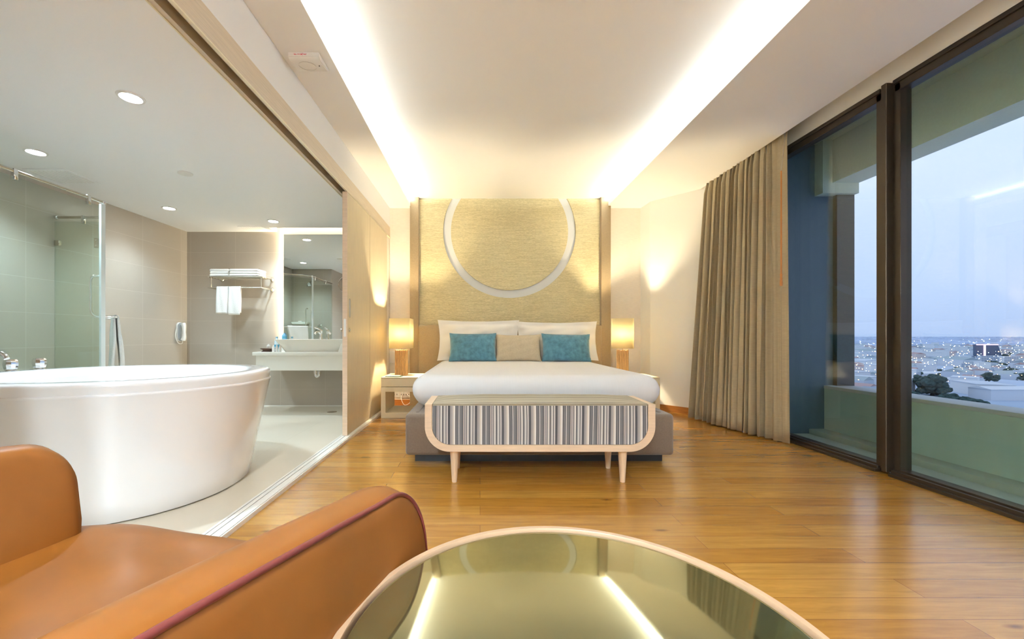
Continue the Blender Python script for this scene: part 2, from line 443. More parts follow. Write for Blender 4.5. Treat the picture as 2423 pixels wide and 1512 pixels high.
# wooden skirting along the angled wall and the bed wall
def offset_wall(p, q, t):
    d = Vector((q[0] - p[0], q[1] - p[1])).normalized(); nrm = Vector((d.y, -d.x)) * t
    return [p, q, (q[0] + nrm.x, q[1] + nrm.y), (p[0] + nrm.x, p[1] + nrm.y)]
bm = B(); prism(bm, [(2.33, 5.50), (2.86, 4.91), (2.848, 4.897), (2.316, 5.49)], 0, 0.085); struct('baseboard_right', bm, M['skirt'], 'teak skirting board under the angled cream wall')
bm = B(); prism(bm, [(2.31, WY), (2.33, 5.5), (2.316, 5.49), (2.295, WY)], 0, 0.085); struct('baseboard_right.001', bm, M['skirt'])
bm = B(); box(bm, -1.24, 2.30, WY - 0.015, WY, 0, 0.085); struct('baseboard_back', bm, M['skirt'], 'teak skirting board along the bed wall')
# side of the bedside niche at the end of the sliding door
bm = B(); box(bm, -1.36, -1.305, 5.56, WY + 0.1, 0, 1.6 + 0.86); struct('trim_2', bm, M['wallpaper'], 'narrow jamb behind the sliding door')
# header over the washroom opening
bm = B()
prism(bm, [(-1.30, 2.42), (-1.30, SOF + 0.25), (-1.262, SOF + 0.25), (-1.262, SOF + 0.2), (-1.2999, SOF + 0.2)], YB, 6.0, 'Y'); bm.free()
bm = B(); box(bm, -1.335, -1.299, YB, 6.0, 2.56, SOF + 0.25); struct('wall_left', bm, M['plaster'], 'white band above the wooden header of the washroom opening')
bm = B(); box(bm, -1.318, -1.297, -0.3, WY, 2.415, 2.562); hd = struct('trim_3', bm, M['pale_wood_h'], 'pale wood fascia over the washroom opening')
bm = B(); box(bm, -1.306, -1.292, -0.3, WY, 2.407, 2.416); part('fascia_edge', bm, M['night'], hd, False)
bm = B(); box(bm, -1.395, -1.345, -0.3, WY, 2.56, 2.62); part('pocket_top', bm, M['pale_wood_h'], hd, False)
bm = B(); box(bm, -1.335, -1.318, -0.3, WY, 2.475, 2.60); part('track_slot', bm, M['groove'], hd, False)
bm = B(); box(bm, -1.345, -1.337, -0.3, WY, 2.46, 2.50); part('track_rail', bm, M['steel'], hd, False)
bm = B(); box(bm, -1.425, -1.395, -0.3, WY, 2.436, 2.60); part('inner_fascia', bm, M['pale_wood_h'], hd, False)
bm = B(); box(bm, -1.428, -1.42, -0.3, BD, 2.430, 2.440); part('bottom_bead', bm, M['night'], hd, False)
bm = B(); box(bm, -1.40, -1.30, YB, -0.30, 0, 2.56); struct('wall_left.001', bm, M['wallpaper'], 'left wall of the seating area')
bm = B(); box(bm, -1.45, 3.1, YB - 0.12, YB, 0, 3.1); struct('wall_front', bm, M['plaster'], 'wall at the near end of the bedroom')

# washroom shell
bm = B(); box(bm, BX - 0.1, -1.425, -0.4, 5.325, BC, BC + 0.1); struct('ceiling.004', bm, M['bath_ceiling'], 'white washroom ceiling')
bm = B(); box(bm, BX - 0.1, -2.825, 5.325, BD + 0.1, BC, BC + 0.1); struct('ceiling.005', bm, M['bath_ceiling'])
bm = B(); box(bm, -2.83, -1.36, 5.30, BD + 0.1, BC + 0.22, BC + 0.3); box(bm, -2.83, -1.36, 5.32, 5.34, BC, BC + 0.24); box(bm, -2.83, -2.81, 5.34, BD, BC, BC + 0.24)
struct('ceiling.006', bm, M['bath_ceiling'], 'lit light trough above the mirror')
bm = B(); box(bm, BX - 0.1, -1.36, BD, BD + 0.1, 0, BC + 0.3); struct('wall_back.002', bm, M['tile_back'], 'taupe tiled washroom wall behind the basin')
bm = B(); box(bm, BX - 0.1, BX, 2.38, BD + 0.1, 0, BC + 0.1); struct('wall_left.002', bm, M['tile_side'], 'taupe tiled left wall of the washroom')
bm = B(); box(bm, BX - 0.1, -3.20, 2.28, 2.38, 0, BC + 0.1); struct('wall_front.001', bm, M['tile_back'], 'tiled shower end wall')
bm = B(); box(bm, -3.30, -3.20, -0.4, 2.28, 0, BC + 0.1); struct('wall_left.003', bm, M['tile_side'])
bm = B(); box(bm, -3.30, -1.40, -0.4, -0.3, 0, BC + 0.1); struct('wall_front.002', bm, M['tile_back'])
bm = B(); box(bm, BX, -1.38, BD - 0.008, BD, FL, FL + 0.012); struct('baseboard_back.001', bm, M['white_step'])

# ------------------------------------------------------------------ windows on the balcony side
def window(name, y0, y1, label, sash_x0=2.955):
    wd = thing(name, label, None); wd['kind'] = 'structure'
    f = M['frame']
    bm = B()
    for (a, c, zb, zt) in ((2.905, 3.04, 0.0, 0.022), (2.925, 2.945, 0.02, 0.045), (2.955, 3.035, 0.02, 0.055)):
        box(bm, a, c, y0, y1, zb, zt, 0.002, 1)
    part('sill', bm, f, wd)
    bm = B()
    for (a, c, zb, zt) in ((2.94, 3.04, 2.79, 2.82), (2.955, 3.035, 2.737, 2.80)):
        box(bm, a, c, y0, y1, zb, zt, 0.002, 1)
    part('head_rail', bm, f, wd)
    bm = B(); box(bm, 2.955, 3.035, y1 - 0.04, y1, 0.05, 2.79, 0.002, 1); box(bm, 2.955, 3.035, y0, y0 + 0.04, 0.05, 2.79, 0.002, 1)
    part('stile', bm, f, wd)
    bm = B(); box(bm, 2.994, 3.002, y0 + 0.02, y1 - 0.02, 0.04, 2.75)
    part('pane', bm, M['glass'], wd, False)
    return wd
window('window_1', 2.955, 4.79, 'dark framed window pane beside the curtain, left of the mullion')
window('window_2', 0.85, 2.862, 'large dark framed window pane right of the mullion')
window('window_3', -1.2, 0.79, 'dark framed window pane nearest the viewer')
bm = B(); box(bm, 3.0, 3.04, YB, -1.2, 0, 2.82); struct('wall_right.002', bm, M['cream_wall'])
for i, y in enumerate((2.862, 0.79)):
    bm = B(); box(bm, 2.915, 2.975, y + 0.02, y + 0.06, 0.02, 2.82, 0.004, 1); box(bm, 2.965, 3.035, y, y + 0.095, 0.02, 2.82, 0.004, 1)
    struct('trim_%d' % (4 + i), bm, M['frame'], ('dark bronze mullion between the two visible panes', 'dark bronze mullion near the viewer')[i])

# balcony
bm = B(); box(bm, 3.04, 3.62, -3, 4.4, -0.25, -0.02); struct('floor.002', bm, M['balcony'], 'grey green balcony floor')
bm = B(); box(bm, 3.44, 3.61, -3, 4.3, -0.02, 0.03); struct('trim_6', bm, M['balcony'], 'low kerb at the foot of the balcony wall')
bm = B(); box(bm, 3.60, 3.86, -3, 4.4, -0.4, 0.452); pw = struct('wall_right.003', bm, M['parapet'], 'green balcony parapet wall')
bm = B(); box(bm, 3.595, 3.875, -3, 4.4, 0.452, 0.485, 0.006, 2); part('coping', bm, M['cap'], pw)
bm = B(); box(bm, 3.60, 3.87, -3, 4.7, 2.565, 3.2); struct('ceiling.007', bm, M['beam'], 'olive concrete beam over the balcony edge')
bm = B(); box(bm, 3.04, 3.60, -3, 4.7, 3.0, 3.2); struct('ceiling.008', bm, M['beam'], 'balcony ceiling')
bm = B(); box(bm, 3.02, 3.70, 4.2, 4.4, -0.3, 3.1); ew = struct('wall_back.003', bm, M['bluewall'], 'slate blue end wall of the balcony')
bm = B(); box(bm, 3.69, 3.87, 4.15, 4.42, -0.3, 2.6); struct('wall_back.004', bm, M['granite'], 'dark speckled stone pier at the end of the balcony')
bm = B(); box(bm, 3.5, 3.87, 4.10, 4.42, 2.46, 3.1); struct('wall_back.005', bm, M['beam'])
bm = B(); box(bm, 3.0, 3.04, YB, -1.2, -0.3, 3.1); bm.free()

# ------------------------------------------------------------------ sliding door
dr = thing('door_1', 'pale oak sliding door standing open against the bedside niche', None, (-1.3125, 4.7, FL)); dr['kind'] = 'structure'
bm = B(); box(bm, -1.335, -1.290, 3.90, 5.565, FL + 0.004, 2.404, 0.0015, 1); part('panel', bm, M['pale_wood'], dr)
bm = B(); box(bm, -1.2905, -1.2893, 4.70, 4.704, FL + 0.01, 2.41); part('joint_line', bm, M['header_brown'], dr, False)
bm = B(); box(bm, -1.336, -1.289, 3.896, 3.9, FL + 0.004, 2.404); part('edge_strip', bm, M['beech'], dr, False)
# flush pull
y0, y1 = 3.945, 4.01
def oval(hw, hh, n=10):
    o = []
    for k in range(n + 1): a = PI * k / n; o.append((hw * math.cos(a), hh - hw + hw * math.sin(a)))
    for k in range(n + 1): a = PI + PI * k / n; o.append((hw * math.cos(a), -(hh - hw) + hw * math.sin(a)))
    return o
def X_frame(bm, cy, cz, hw, hh, t, x0, x1):
    a = oval(hw, hh); c = oval(hw - t, hh - t); n = len(a)
    for x in (x0, x1): pass
    A0 = [bm.verts.new((x0, cy + p[0], cz + p[1])) for p in a]; A1 = [bm.verts.new((x1, cy + p[0], cz + p[1])) for p in a]
    C0 = [bm.verts.new((x0, cy + p[0], cz + p[1])) for p in c]; C1 = [bm.verts.new((x1, cy + p[0], cz + p[1])) for p in c]
    for i in range(n):
        j = (i + 1) % n
        bm.faces.new((A1[i], A1[j], C1[j], C1[i])); bm.faces.new((A0[i], A0[j], A1[j], A1[i])); bm.faces.new((C0[i], C0[j], C1[j], C1[i]))
bm = B(); X_frame(bm, 3.965, 1.275, 0.022, 0.095, 0.005, -1.291, -1.286); pl = part('flush_pull', bm, M['chrome'], dr)
bm = B(); prism(bm, [(3.965 + p[0] * 0.8, 1.275 + p[1] * 0.94) for p in oval(0.022, 0.095)], -1.2905, -1.2888, 'X'); part('recess', bm, M['grey_plastic'], pl, False)
bm = B(); lathe(bm, (-1.291, 3.965, 1.06), [(0.022, 0), (0.022, 0.006), (0.015, 0.008)], 20, 'X'); lk = part('lock_rose', bm, M['chrome'], dr)
bm = B(); lathe(bm, (-1.285, 3.965, 1.06), [(0.010, 0), (0.010, 0.004)], 16, 'X'); part('keyhole', bm, M['grey_plastic'], lk)
bm = B(); prism(bm, [(-1.312 + p[0], 1.08 + p[1]) for p in oval(0.011, 0.088)], 3.893, 3.8965, 'Y'); part('edge_plate', bm, M['white_step'], dr, False)
bm = B(); lathe(bm, (-1.336, 3.965, 1.06), [(0.010, 0), (0.010, -0.02), (0.022, -0.022), (0.022, -0.034)], 16, 'X'); part('thumb_turn', bm, M['steel'], dr)

# ------------------------------------------------------------------ headboard wall feature
hb = thing('headboard', 'tall headboard with woven grass panel, pale ring and suede side posts', 'headboard', (0.43, 5.7, 0))
PD = 5.745
px0, px1 = -0.868, 1.712
cx, cz, ro, ri = XZ(1205.5, 548, PD)[0], XZ(1205.5, 548, PD)[1], 157.0 / 950 * PD, 138.5 / 950 * PD
bm = B(); box(bm, px0, px1, PD + 0.022, WY - 0.001, 0.3, CEI - 0.001)
part('backing', bm, M['ring'], hb, False, label='pale grey ring groove backing')
# outer panel with circular cut-out, clipped at the ceiling
bm = B()
NA = 96
a_top = math.asin((CEI - cz) / ro)
angs = [PI - a_top + (PI + 2 * a_top) * k / NA for k in range(NA + 1)]
circ = [(cx + ro * math.cos(a), cz + ro * math.sin(a)) for a in angs]
def slab(bm, pts_o, pts_i, y0, y1):
    """strip of quads between two polylines, with thickness"""
    n = len(pts_o)
    V = [[bm.verts.new((p[0], y, p[1])) for p in L] for y in (y0, y1) for L in (pts_o, pts_i)]
    o0, i0, o1, i1 = V
    for k in range(n - 1):
        bm.faces.new((o0[k], o0[k + 1], i0[k + 1], i0[k])); bm.faces.new((o1[k], o1[k + 1], i1[k + 1], i1[k]))
        bm.faces.new((i0[k], i0[k + 1], i1[k + 1], i1[k])); bm.faces.new((o0[k], o0[k + 1], o1[k + 1], o1[k]))
rect = []
zb = 0.9
for (x, z) in circ:
    dx, dz = x - cx, z - cz
    cand = []
    if dx < -1e-6: cand.append((px0 - cx) / dx)
    if dx > 1e-6: cand.append((px1 - cx) / dx)
    if dz < -1e-6: cand.append((zb - cz) / dz)
    if dz > 1e-6: cand.append((CEI - cz) / dz * 1.0)
    s = min(cand) if cand else 1
    rect.append((cx + dx * s, cz + dz * s))
rect[0] = (px0, CEI); rect[-1] = (px1, CEI)
slab(bm, rect, circ, PD, PD + 0.024)
# fill the two lower corners
for xx, sgn in ((px0, 1), (px1, -1)):
    ks = [i for i, p in enumerate(rect) if abs(p[0] - xx) < 1e-5]
    lo = min(rect[i][1] for i in ks)
    ks2 = [rect[i] for i in range(len(rect)) if abs(rect[i][1] - zb) < 1e-5]
    xn = min(ks2, key=lambda p: abs(p[0] - xx))[0]
    v = [bm.verts.new(p) for p in ((xx, PD, lo), (xx, PD, zb), (xn, PD, zb))]
    bm.faces.new(v)
part('woven_panel', bm, M['grasscloth'], hb, False)
bm = B()
a_t2 = math.asin((CEI - cz) / ri)
pts = [(cx + ri * math.cos(a), cz + ri * math.sin(a)) for a in [PI - a_t2 + (PI + 2 * a_t2) * k / NA for k in range(NA + 1)]]
prism(bm, pts, PD - 0.004, PD + 0.024, 'Y'); part('woven_disc', bm, M['grasscloth'], hb, False)
for x0, x1 in ((-0.993, -0.868), (1.712, 1.848)):
    bm = B(); box(bm, x0, x1, 5.67, WY - 0.001, 0, CEI - 0.001, 0.006, 2); part('side_post', bm, M['tan'], hb)
    # lacing studs
bm = B(); box(bm, px0 + 0.002, px1 - 0.002, 5.62, PD, 0.30, 1.155, 0.03, 4); part('padded_back', bm, M['tan'], hb)

# ------------------------------------------------------------------ bed
bed = thing('bed', 'king bed with taupe upholstered base and plump white duvet', 'bed', (0.465, 4.3, 0))
bm = B(); box(bm, -0.584, 1.512, 3.12, 5.61, 0.068, 0.392, 0.03, 4)
part('base', bm, M['taupe'], bed)
bm = B(); box(bm, -0.52, 1.455, 3.21, 5.55, 0.0, 0.072); part('plinth', bm, M['black'], bed, False)
for x in (-0.50, 1.43):
    bm = B(); box(bm, x - 0.012, x + 0.012, 3.20, 3.9, 0.386, 0.396, 0.004, 2); part('base_welt', bm, M['taupe'], bed)
bm = B(); box(bm, -0.55, 1.49, 3.32, 5.60, 0.395, 0.672)
bmesh.ops.bevel(bm, geom=list(bm.edges), offset=0.115, segments=7, profile=0.55, affect='EDGES')
bmesh.ops.subdivide_edges(bm, edges=[e for e in bm.edges if e.calc_length() > 0.3], cuts=14, use_grid_fill=True)
for v in bm.verts:
    t = (v.co.z - 0.395) / 0.277
    cxm = 0.47; k = 1 + 0.034 * math.sin(min(1, max(0, t)) * PI * 0.95) - 0.03 * (1 - t) * (v.co.y < 3.9)
    v.co.x = cxm + (v.co.x - cxm) * k
    if v.co.y < 3.6: v.co.y -= 0.03 * math.sin(min(1, max(0, t)) * PI)
    v.co.z += 0.012 * math.sin(v.co.x * 2.1 + 1) * math.sin(v.co.y * 1.7) * max(0, t - 0.6)
part('duvet', bm, M['linen'], bed, True, 60)

# pillows: soft two sided cushions standing on their long edge
def pillow_bm(wd, ht, th, flange=0.0, pinch=0.06, n=28, seed=1, wrinkle=0.004):
    rnd = random.Random(seed); ph = [rnd.uniform(0, 6) for _ in range(6)]
    bm = B(); grid = {}
    for side in (0, 1):
        for i in range(n + 1):
            for j in range(n + 1):
                u = -1 + 2 * i / n; v = -1 + 2 * j / n
                edge = i in (0, n) or j in (0, n)
                if side == 1 and edge: grid[(1, i, j)] = grid[(0, i, j)]; continue
                fu, fv = u, v
                if flange:
                    uf = wd / 2 / (wd / 2 - flange); vf = ht / 2 / (ht / 2 - flange)
                    fu = max(-1, min(1, u * uf)); fv = max(-1, min(1, v * vf))
                h = max(0, (1 - abs(fu) ** 2.6)) ** 0.6 * max(0, (1 - abs(fv) ** 2.6)) ** 0.6
                x = u * wd / 2 * (1 - pinch * (1 - v * v) * abs(u) ** 2)
                z = v * ht / 2 * (1 - pinch * 1.3 * (1 - u * u) * abs(v) ** 2)
                wv = wrinkle * (math.sin(9 * u + 4 * v + ph[0]) + math.sin(13 * v - 6 * u + ph[1]) + math.sin(17 * u + ph[2])) * (h ** 0.5 + 0.6 * bool(flange))
                y = (th / 2 * h + 0.003) * (-1 if side == 0 else 1) + wv
                grid[(side, i, j)] = bm.verts.new((x, y, z + ht / 2))
    for side in (0, 1):
        for i in range(n):
            for j in range(n):
                q = [grid[(side, i, j)], grid[(side, i + 1, j)], grid[(side, i + 1, j + 1)], grid[(side, i, j + 1)]]
                bm.faces.new(q if side == 0 else q[::-1])
    return bm
def place_pillow(name, px, base_y, z0, wd, ht, th, m, label, cat, tilt=12, yaw=0, roll=0, **k):
    bm = pillow_bm(wd, ht, th, **k)
    x = (px - 1136) / 950 * base_y
    bm.transform(Matrix.Translation((x, base_y, z0)) @ Matrix.Rotation(R(yaw), 4, 'Z') @ Matrix.Rotation(R(-tilt), 4, 'X') @ Matrix.Rotation(R(roll), 4, 'Y'))
    return single(name, bm, m, label, cat, smooth=True, angle=80)
ZT = 0.668
place_pillow('pillow', 1133, 5.40, ZT, 1.12, 0.56, 0.19, M['pillow'], 'large white pillow standing against the left half of the headboard', 'pillow', 10, 2, 0, flange=0.06, seed=4, wrinkle=0.005)
place_pillow('pillow', 1319, 5.40, ZT, 1.10, 0.54, 0.19, M['pillow'], 'large white pillow standing against the right half of the headboard', 'pillow', 10, -2, 0, flange=0.06, seed=9, wrinkle=0.005)
place_pillow('cushion', 1118.5, 5.15, ZT, 0.615, 0.385, 0.15, M['teal'], 'teal velvet cushion on the left side of the bed', 'cushion', 16, 0, 0, pinch=0.05, seed=2, wrinkle=0.002)
place_pillow('cushion', 1227, 5.18, ZT, 0.60, 0.365, 0.14, M['sand'], 'sand beige cushion between the two teal ones', 'cushion', 16, 0, 0, pinch=0.05, seed=3, wrinkle=0.002)
place_pillow('cushion', 1341, 5.15, ZT, 0.635, 0.375, 0.15, M['teal'], 'teal velvet cushion on the right side of the bed', 'cushion', 16, 0, 1, pinch=0.05, seed=6, wrinkle=0.002)

# ------------------------------------------------------------------ bench at the foot of the bed
bn = thing('bench', 'striped bench with pale beech frame at the foot of the bed', 'bench', (0.403, 2.89, 0))
fx0, fx1, fz0, fz1 = -0.372, 1.179, 0.221, 0.54
def u_profile(x0, x1, z0, z1, r, n=12):
    o = [(x0, z1)]
    for k in range(n + 1): a = PI + PI / 2 * k / n; o.append((x0 + r + r * math.cos(a), z0 + r + r * math.sin(a)))
    for k in range(n + 1): a = 1.5 * PI + PI / 2 * k / n; o.append((x1 - r + r * math.cos(a), z0 + r + r * math.sin(a)))
    o.append((x1, z1)); return o
bm = B()
uo = u_profile(fx0, fx1, fz0, fz1, 0.17); ui = u_profile(fx0 + 0.048, fx1 - 0.048, fz0 + 0.046, fz1, 0.125)
slab(bm, uo, ui, 2.70, 3.09)
for L, s in ((0, 1), (-1, -1)):
    a, c = uo[L], ui[L]
    bm.faces.new([bm.verts.new(p) for p in ((a[0], 2.70, a[1]), (c[0], 2.70, c[1]), (c[0], 3.09, c[1]), (a[0], 3.09, a[1]))])
bmesh.ops.remove_doubles(bm, verts=bm.verts, dist=1e-5)
part('frame', bm, M['beech'], bn, True, 35)
bm = B()
prism(bm, u_profile(fx0 + 0.05, fx1 - 0.05, fz0 + 0.048, fz1 - 0.004, 0.123), 2.703, 3.087, 'Y')
bmesh.ops.bevel(bm, geom=[e for e in bm.edges if all(abs(v.co.y - 2.703) < 1e-4 for v in e.verts) or all(abs(v.co.z - fz1 + 0.004) < 1e-4 for v in e.verts)], offset=0.006, segments=2, affect='EDGES')
cu = part('cushion_front', bm, M['stripe_v'], bn, True, 30)
bm = B(); box(bm, fx0 + 0.052, fx1 - 0.052, 2.706, 3.084, fz1 - 0.02, fz1 + 0.014)
bmesh.ops.subdivide_edges(bm, edges=bm.edges, cuts=16, use_grid_fill=True)
for v in bm.verts:
    if v.co.z > fz1:
        u = (v.co.x - 0.4035) / 0.7235; t = (v.co.y - 2.895) / 0.189
        v.co.z = fz1 + 0.004 + 0.026 * (1 - abs(u) ** 6) * (1 - abs(t) ** 3) + 0.002 * math.sin(v.co.x * 23) * (1 - abs(t))
part('cushion_top', bm, M['stripe_h'], bn, True, 50)
bm = B(); tube(bm, [(fx0 + 0.056, 2.705, fz1 + 0.002), (fx1 - 0.056, 2.705, fz1 + 0.002)], 0.005, 8); part('piping', bm, M['stripe_h'], bn)
for x, y in ((-0.176, 2.755), (0.977, 2.755), (-0.172, 3.045), (0.970, 3.045)):
    bm = B(); lathe(bm, (x, y, 0), [(0.017, 0), (0.018, 0.01), (0.030, 0.205), (0.030, 0.224)], 24); part('leg', bm, M['beech_leg'], bn)

# ------------------------------------------------------------------ bedside tables
def nightstand(x0, x1, label):
    y0, y1, h = 4.90, 5.42, 0.495
    t = thing('nightstand', label, 'nightstand', ((x0 + x1) / 2, (y0 + y1) / 2, 0))
    bm = B(); box(bm, x0, x1, y0, y1, h - 0.012, h, 0.001, 1); part('top', bm, M['night'], t)
    bm = B(); box(bm, x0, x1, y0 + 0.018, y1, 0.378, h - 0.012); box(bm, x0, x0 + 0.055, y0, y1, 0, 0.378); box(bm, x1 - 0.055, x1, y0, y1, 0, 0.378)
    box(bm, x0 + 0.055, x1 - 0.055, y0, y1, 0, 0.062); box(bm, x0 + 0.055, x1 - 0.055, y0, y1, 0.318, 0.376)
    part('body', bm, M['night'], t, False)
    bm = B(); box(bm, x0 + 0.001, x1 - 0.001, y0, y0 + 0.018, 0.384, h - 0.014, 0.001, 1); part('drawer', bm, M['night'], t)
nightstand(-1.21, -0.64, 'cream bedside table left of the bed, open below its drawer')
nightstand(1.60, 2.195, 'cream bedside table right of the bed, mostly hidden by the duvet')

# ------------------------------------------------------------------ bedside lamps
def lamp(x, y, rot, label):
    t = thing('table_lamp', label, 'lamp', (x, y, 0.497), rot)
    bm = B()
    n = 7
    for k in range(n):
        u = -0.062 + 0.124 * k / (n - 1)
        for s in (-1, 1):
            tube(bm, [(u, s * 0.056, 0.0), (u, s * 0.056, 0.325 - 0.004 * (k % 3))], 0.0115, 8)
            if 0 < k < n - 1: tube(bm, [(s * 0.062, u, 0.0), (s * 0.062, u, 0.325 - 0.004 * ((k + 1) % 3))], 0.0115, 8)
    box(bm, -0.055, 0.055, -0.05, 0.05, 0.002, 0.31)
    part('base', bm, M['bamboo'], t, True, 40, local=True)
    bm = B(); tube(bm, [(0, 0, 0.30), (0, 0, 0.44)], 0.006, 8); part('stem', bm, M['steel'], t, local=True)
    bm = B()
    h0, h1, w = 0.345, 0.725, 0.135
    for zz in (0,):
        o = [(-w, -w), (w, -w), (w, w), (-w, w)]
        a = [bm.verts.new((p[0], p[1], h0)) for p in o]; c = [bm.verts.new((p[0], p[1], h1)) for p in o]
        for i in range(4): bm.faces.new((a[i], a[(i + 1) % 4], c[(i + 1) % 4], c[i]))
    bmesh.ops.bevel(bm, geom=[e for e in bm.edges if abs(e.verts[0].co.z - e.verts[1].co.z) > 0.1], offset=0.012, segments=4, affect='EDGES')
    sh = part('shade', bm, M['shade'], t, True, 50, local=True)
    so = sh.modifiers.new('thickness', 'SOLIDIFY'); so.thickness = 0.0015
    bm = B(); bmesh.ops.create_uvsphere(bm, u_segments=16, v_segments=10, radius=0.026, matrix=Matrix.Translation((0, 0, 0.49)))
    bl = part('bulb', bm, M['bulb'], t, local=True)
    ld = bpy.data.lights.new('lamp_glow', 'POINT'); ld.energy = 28; ld.color = (1.0, 0.84, 0.56); ld.shadow_soft_size = 0.03
    lo = bpy.data.objects.new('lamp_glow', ld); col.objects.link(lo); lo.parent = t; lo.location = (0, 0, 0.54)
    return t
lamp(-1.014, 5.18, 0, 'lit bedside lamp with bamboo base on the left bedside table')
lamp(1.835, 5.17, R(-20), 'lit bedside lamp turned slightly, right of the bed')

bk = thing('notepad', 'thin dark notepad with a white sheet on the left bedside table', 'notepad', (-1.06, 4.98, 0.4955))
bm = B(); box(bm, -1.17, -0.97, 4.93, 5.07, 0.4955, 0.503, 0.001, 1); part('cover', bm, M['book'], bk)
bm = B(); box(bm, -1.15, -1.0, 4.96, 5.06, 0.503, 0.507); part('sheet', bm, M['paper'], bk, False)

# switch plate behind the left lamp, socket plates low on the wall
def plate(px0, px1, py0, py1, label, kind, n=1):
    a = XZ(px0, py0, WY); c = XZ(px1, py1, WY)
    bm = B(); box(bm, a[0], c[0], WY - 0.012, WY, c[1], a[1], 0.003, 2)
    o = single(kind, bm, M['plastic'], label, 'switch' if kind == 'switch_plate' else 'socket')
    w_ = (c[0] - a[0]) / n
    for k in range(n):
        x = a[0] + w_ * (k + 0.5); z = (a[1] + c[1]) / 2
        bm = B()
        if kind == 'switch_plate':
            box(bm, x - 0.018, x + 0.018, WY - 0.016, WY - 0.011, z - 0.03, z + 0.03, 0.002, 1); part('rocker', bm, M['plastic'], o)
        else:
            for dx in (-0.018, 0.018):
                bm = B(); box(bm, x + dx - 0.004, x + dx + 0.004, WY - 0.0125, WY - 0.0115, z - 0.010, z + 0.010)
                part('socket_hole', bm, M['groove'], o, False)
    return o
plate(922, 969, 831, 859, 'white switch plate on the wall behind the left lamp', 'switch_plate', 3)
plate(928, 945.5, 926, 940, 'white blank socket plate low behind the left bedside table', 'socket_plate', 1)
plate(947, 970, 926, 941, 'white double socket with a plug behind the left bedside table', 'socket_plate', 2)
bm = B(); tube(bm, smooth_pts([(-1.10, 5.75, 0.20), (-1.12, 5.70, 0.12), (-1.07, 5.66, 0.03), (-1.0, 5.68, 0.05), (-0.99, 5.73, 0.12), (-1.05, 5.755, 0.17), (-1.02, 5.765, 0.235)]), 0.004, 8)
single('cable', bm, M['plastic'], 'thin pale cable looped under the socket behind the left bedside table', 'cable')

# ------------------------------------------------------------------ armchair
fv = Vector((0.281, 0.96)).normalized()
ch = thing('armchair', 'cognac leather armchair with dark red piping in the foreground', 'armchair', (-0.699, 0.537, 0), math.atan2(-fv.x, fv.y))
def arm(side):
    """slab arm, side view rounded at the front, top rising to the back"""
    prof = []
    top = [(-0.46, 0.80), (-0.30, 0.798), (-0.1, 0.784), (0.08, 0.765), (0.22, 0.748)]
    for p in smooth_pts([(*p, 0) for p in top], 5): prof.append((p.x, p.y))
    for k in range(1, 13): a = PI / 2 * (1 - k / 12); prof.append((0.262 + 0.098 * math.cos(a) , 0.640 + 0.104 * math.sin(a)))
    prof += [(0.362, 0.55), (0.35, 0.40), (0.335, 0.20), (0.32, 0.13), (-0.46, 0.13)]
    xo = 0.505 * side; xi = 0.425 * side
    bm = B(); n = len(prof)
    cols = [(0.0, 0.030), (0.05, 0.006), (0.10, 0.0)]
    # cross layers from outer to inner with rounded shoulders
    L = [(0.0, 0.016), (0.10, 0.004), (0.22, 0.0), (0.5, -0.006), (0.78, 0.0), (0.90, 0.006), (1.0, 0.022)]
    rings = []
    for (t, ins) in L:
        x = xo + (xi - xo) * t; ring = []
        for (y, z) in prof:
            top_w = 1.0 if z > 0.5 else 0.4
            cy, c_z = -0.05, 0.45
            d = Vector((y - cy, z - c_z)); ln = d.length
            k = (ln - ins * top_w) / ln
            bulge = (0.038 * math.sin(max(0, min(1, (z - 0.13) / 0.62)) * PI)) * (-side if t > 0.5 else side) * (0.6 if 0.1 < t < 0.9 else 1)
            ring.append(bm.verts.new((x + bulge - (0.03 * side * (0.7 - z) if t < 0.5 else 0), cy + d.x * k, c_z + d.y * k)))
        rings.append(ring)
    for i in range(len(rings) - 1):
        for k in range(n):
            bm.faces.new((rings[i][k], rings[i][(k + 1) % n], rings[i + 1][(k + 1) % n], rings[i + 1][k]))
    def puff(base, amt, xref):
        prev = base
        for sc_, h in ((0.95, 0.10), (0.86, 0.45), (0.72, 0.75), (0.5, 0.94), (0.25, 1.0)):
            cur = []
            for v in base:
                cur.append(bm.verts.new((v.co.x + amt * h, -0.05 + (v.co.y + 0.05) * sc_, 0.45 + (v.co.z - 0.45) * sc_)))
            for k in range(n): bm.faces.new((prev[k], prev[(k + 1) % n], cur[(k + 1) % n], cur[k]))
            prev = cur
        bm.faces.new(prev)
    puff(rings[0], 0.024 * side, xo); puff(rings[-1], -0.016 * side, xi)
    o = part('armrest', bm, M['leather'], ch, True, 70, local=True)
    pts = [Vector(v) for v in [r_.copy() for r_ in outer_ring(prof, side)]]
    bm = B(); tube(bm, pts, 0.0038, 16); part('piping', bm, M['piping'], o, local=True, label='dark red piping along the arm')
    return o
def outer_ring(prof, side):
    o = []
    for (y, z) in prof[:-2]:
        cy, c_z = -0.05, 0.45; d = Vector((y - cy, z - c_z)); k = (d.length - 0.006) / d.length
        yy, zz = cy + d.x * k, c_z + d.y * k
        bulge = 0.038 * math.sin(max(0, min(1, (z - 0.13) / 0.62)) * PI) * side
        o.append(Vector((0.505 * side + bulge - 0.03 * side * (0.7 - z) - 0.005 * side, yy, zz)))
    return o
arm(1); arm(-1)
# back
bm = B(); box(bm, -0.50, 0.50, -0.56, -0.42, 0.13, 0.86, 0.05, 4); part('backrest', bm, M['leather'], ch, True, 60, local=True)
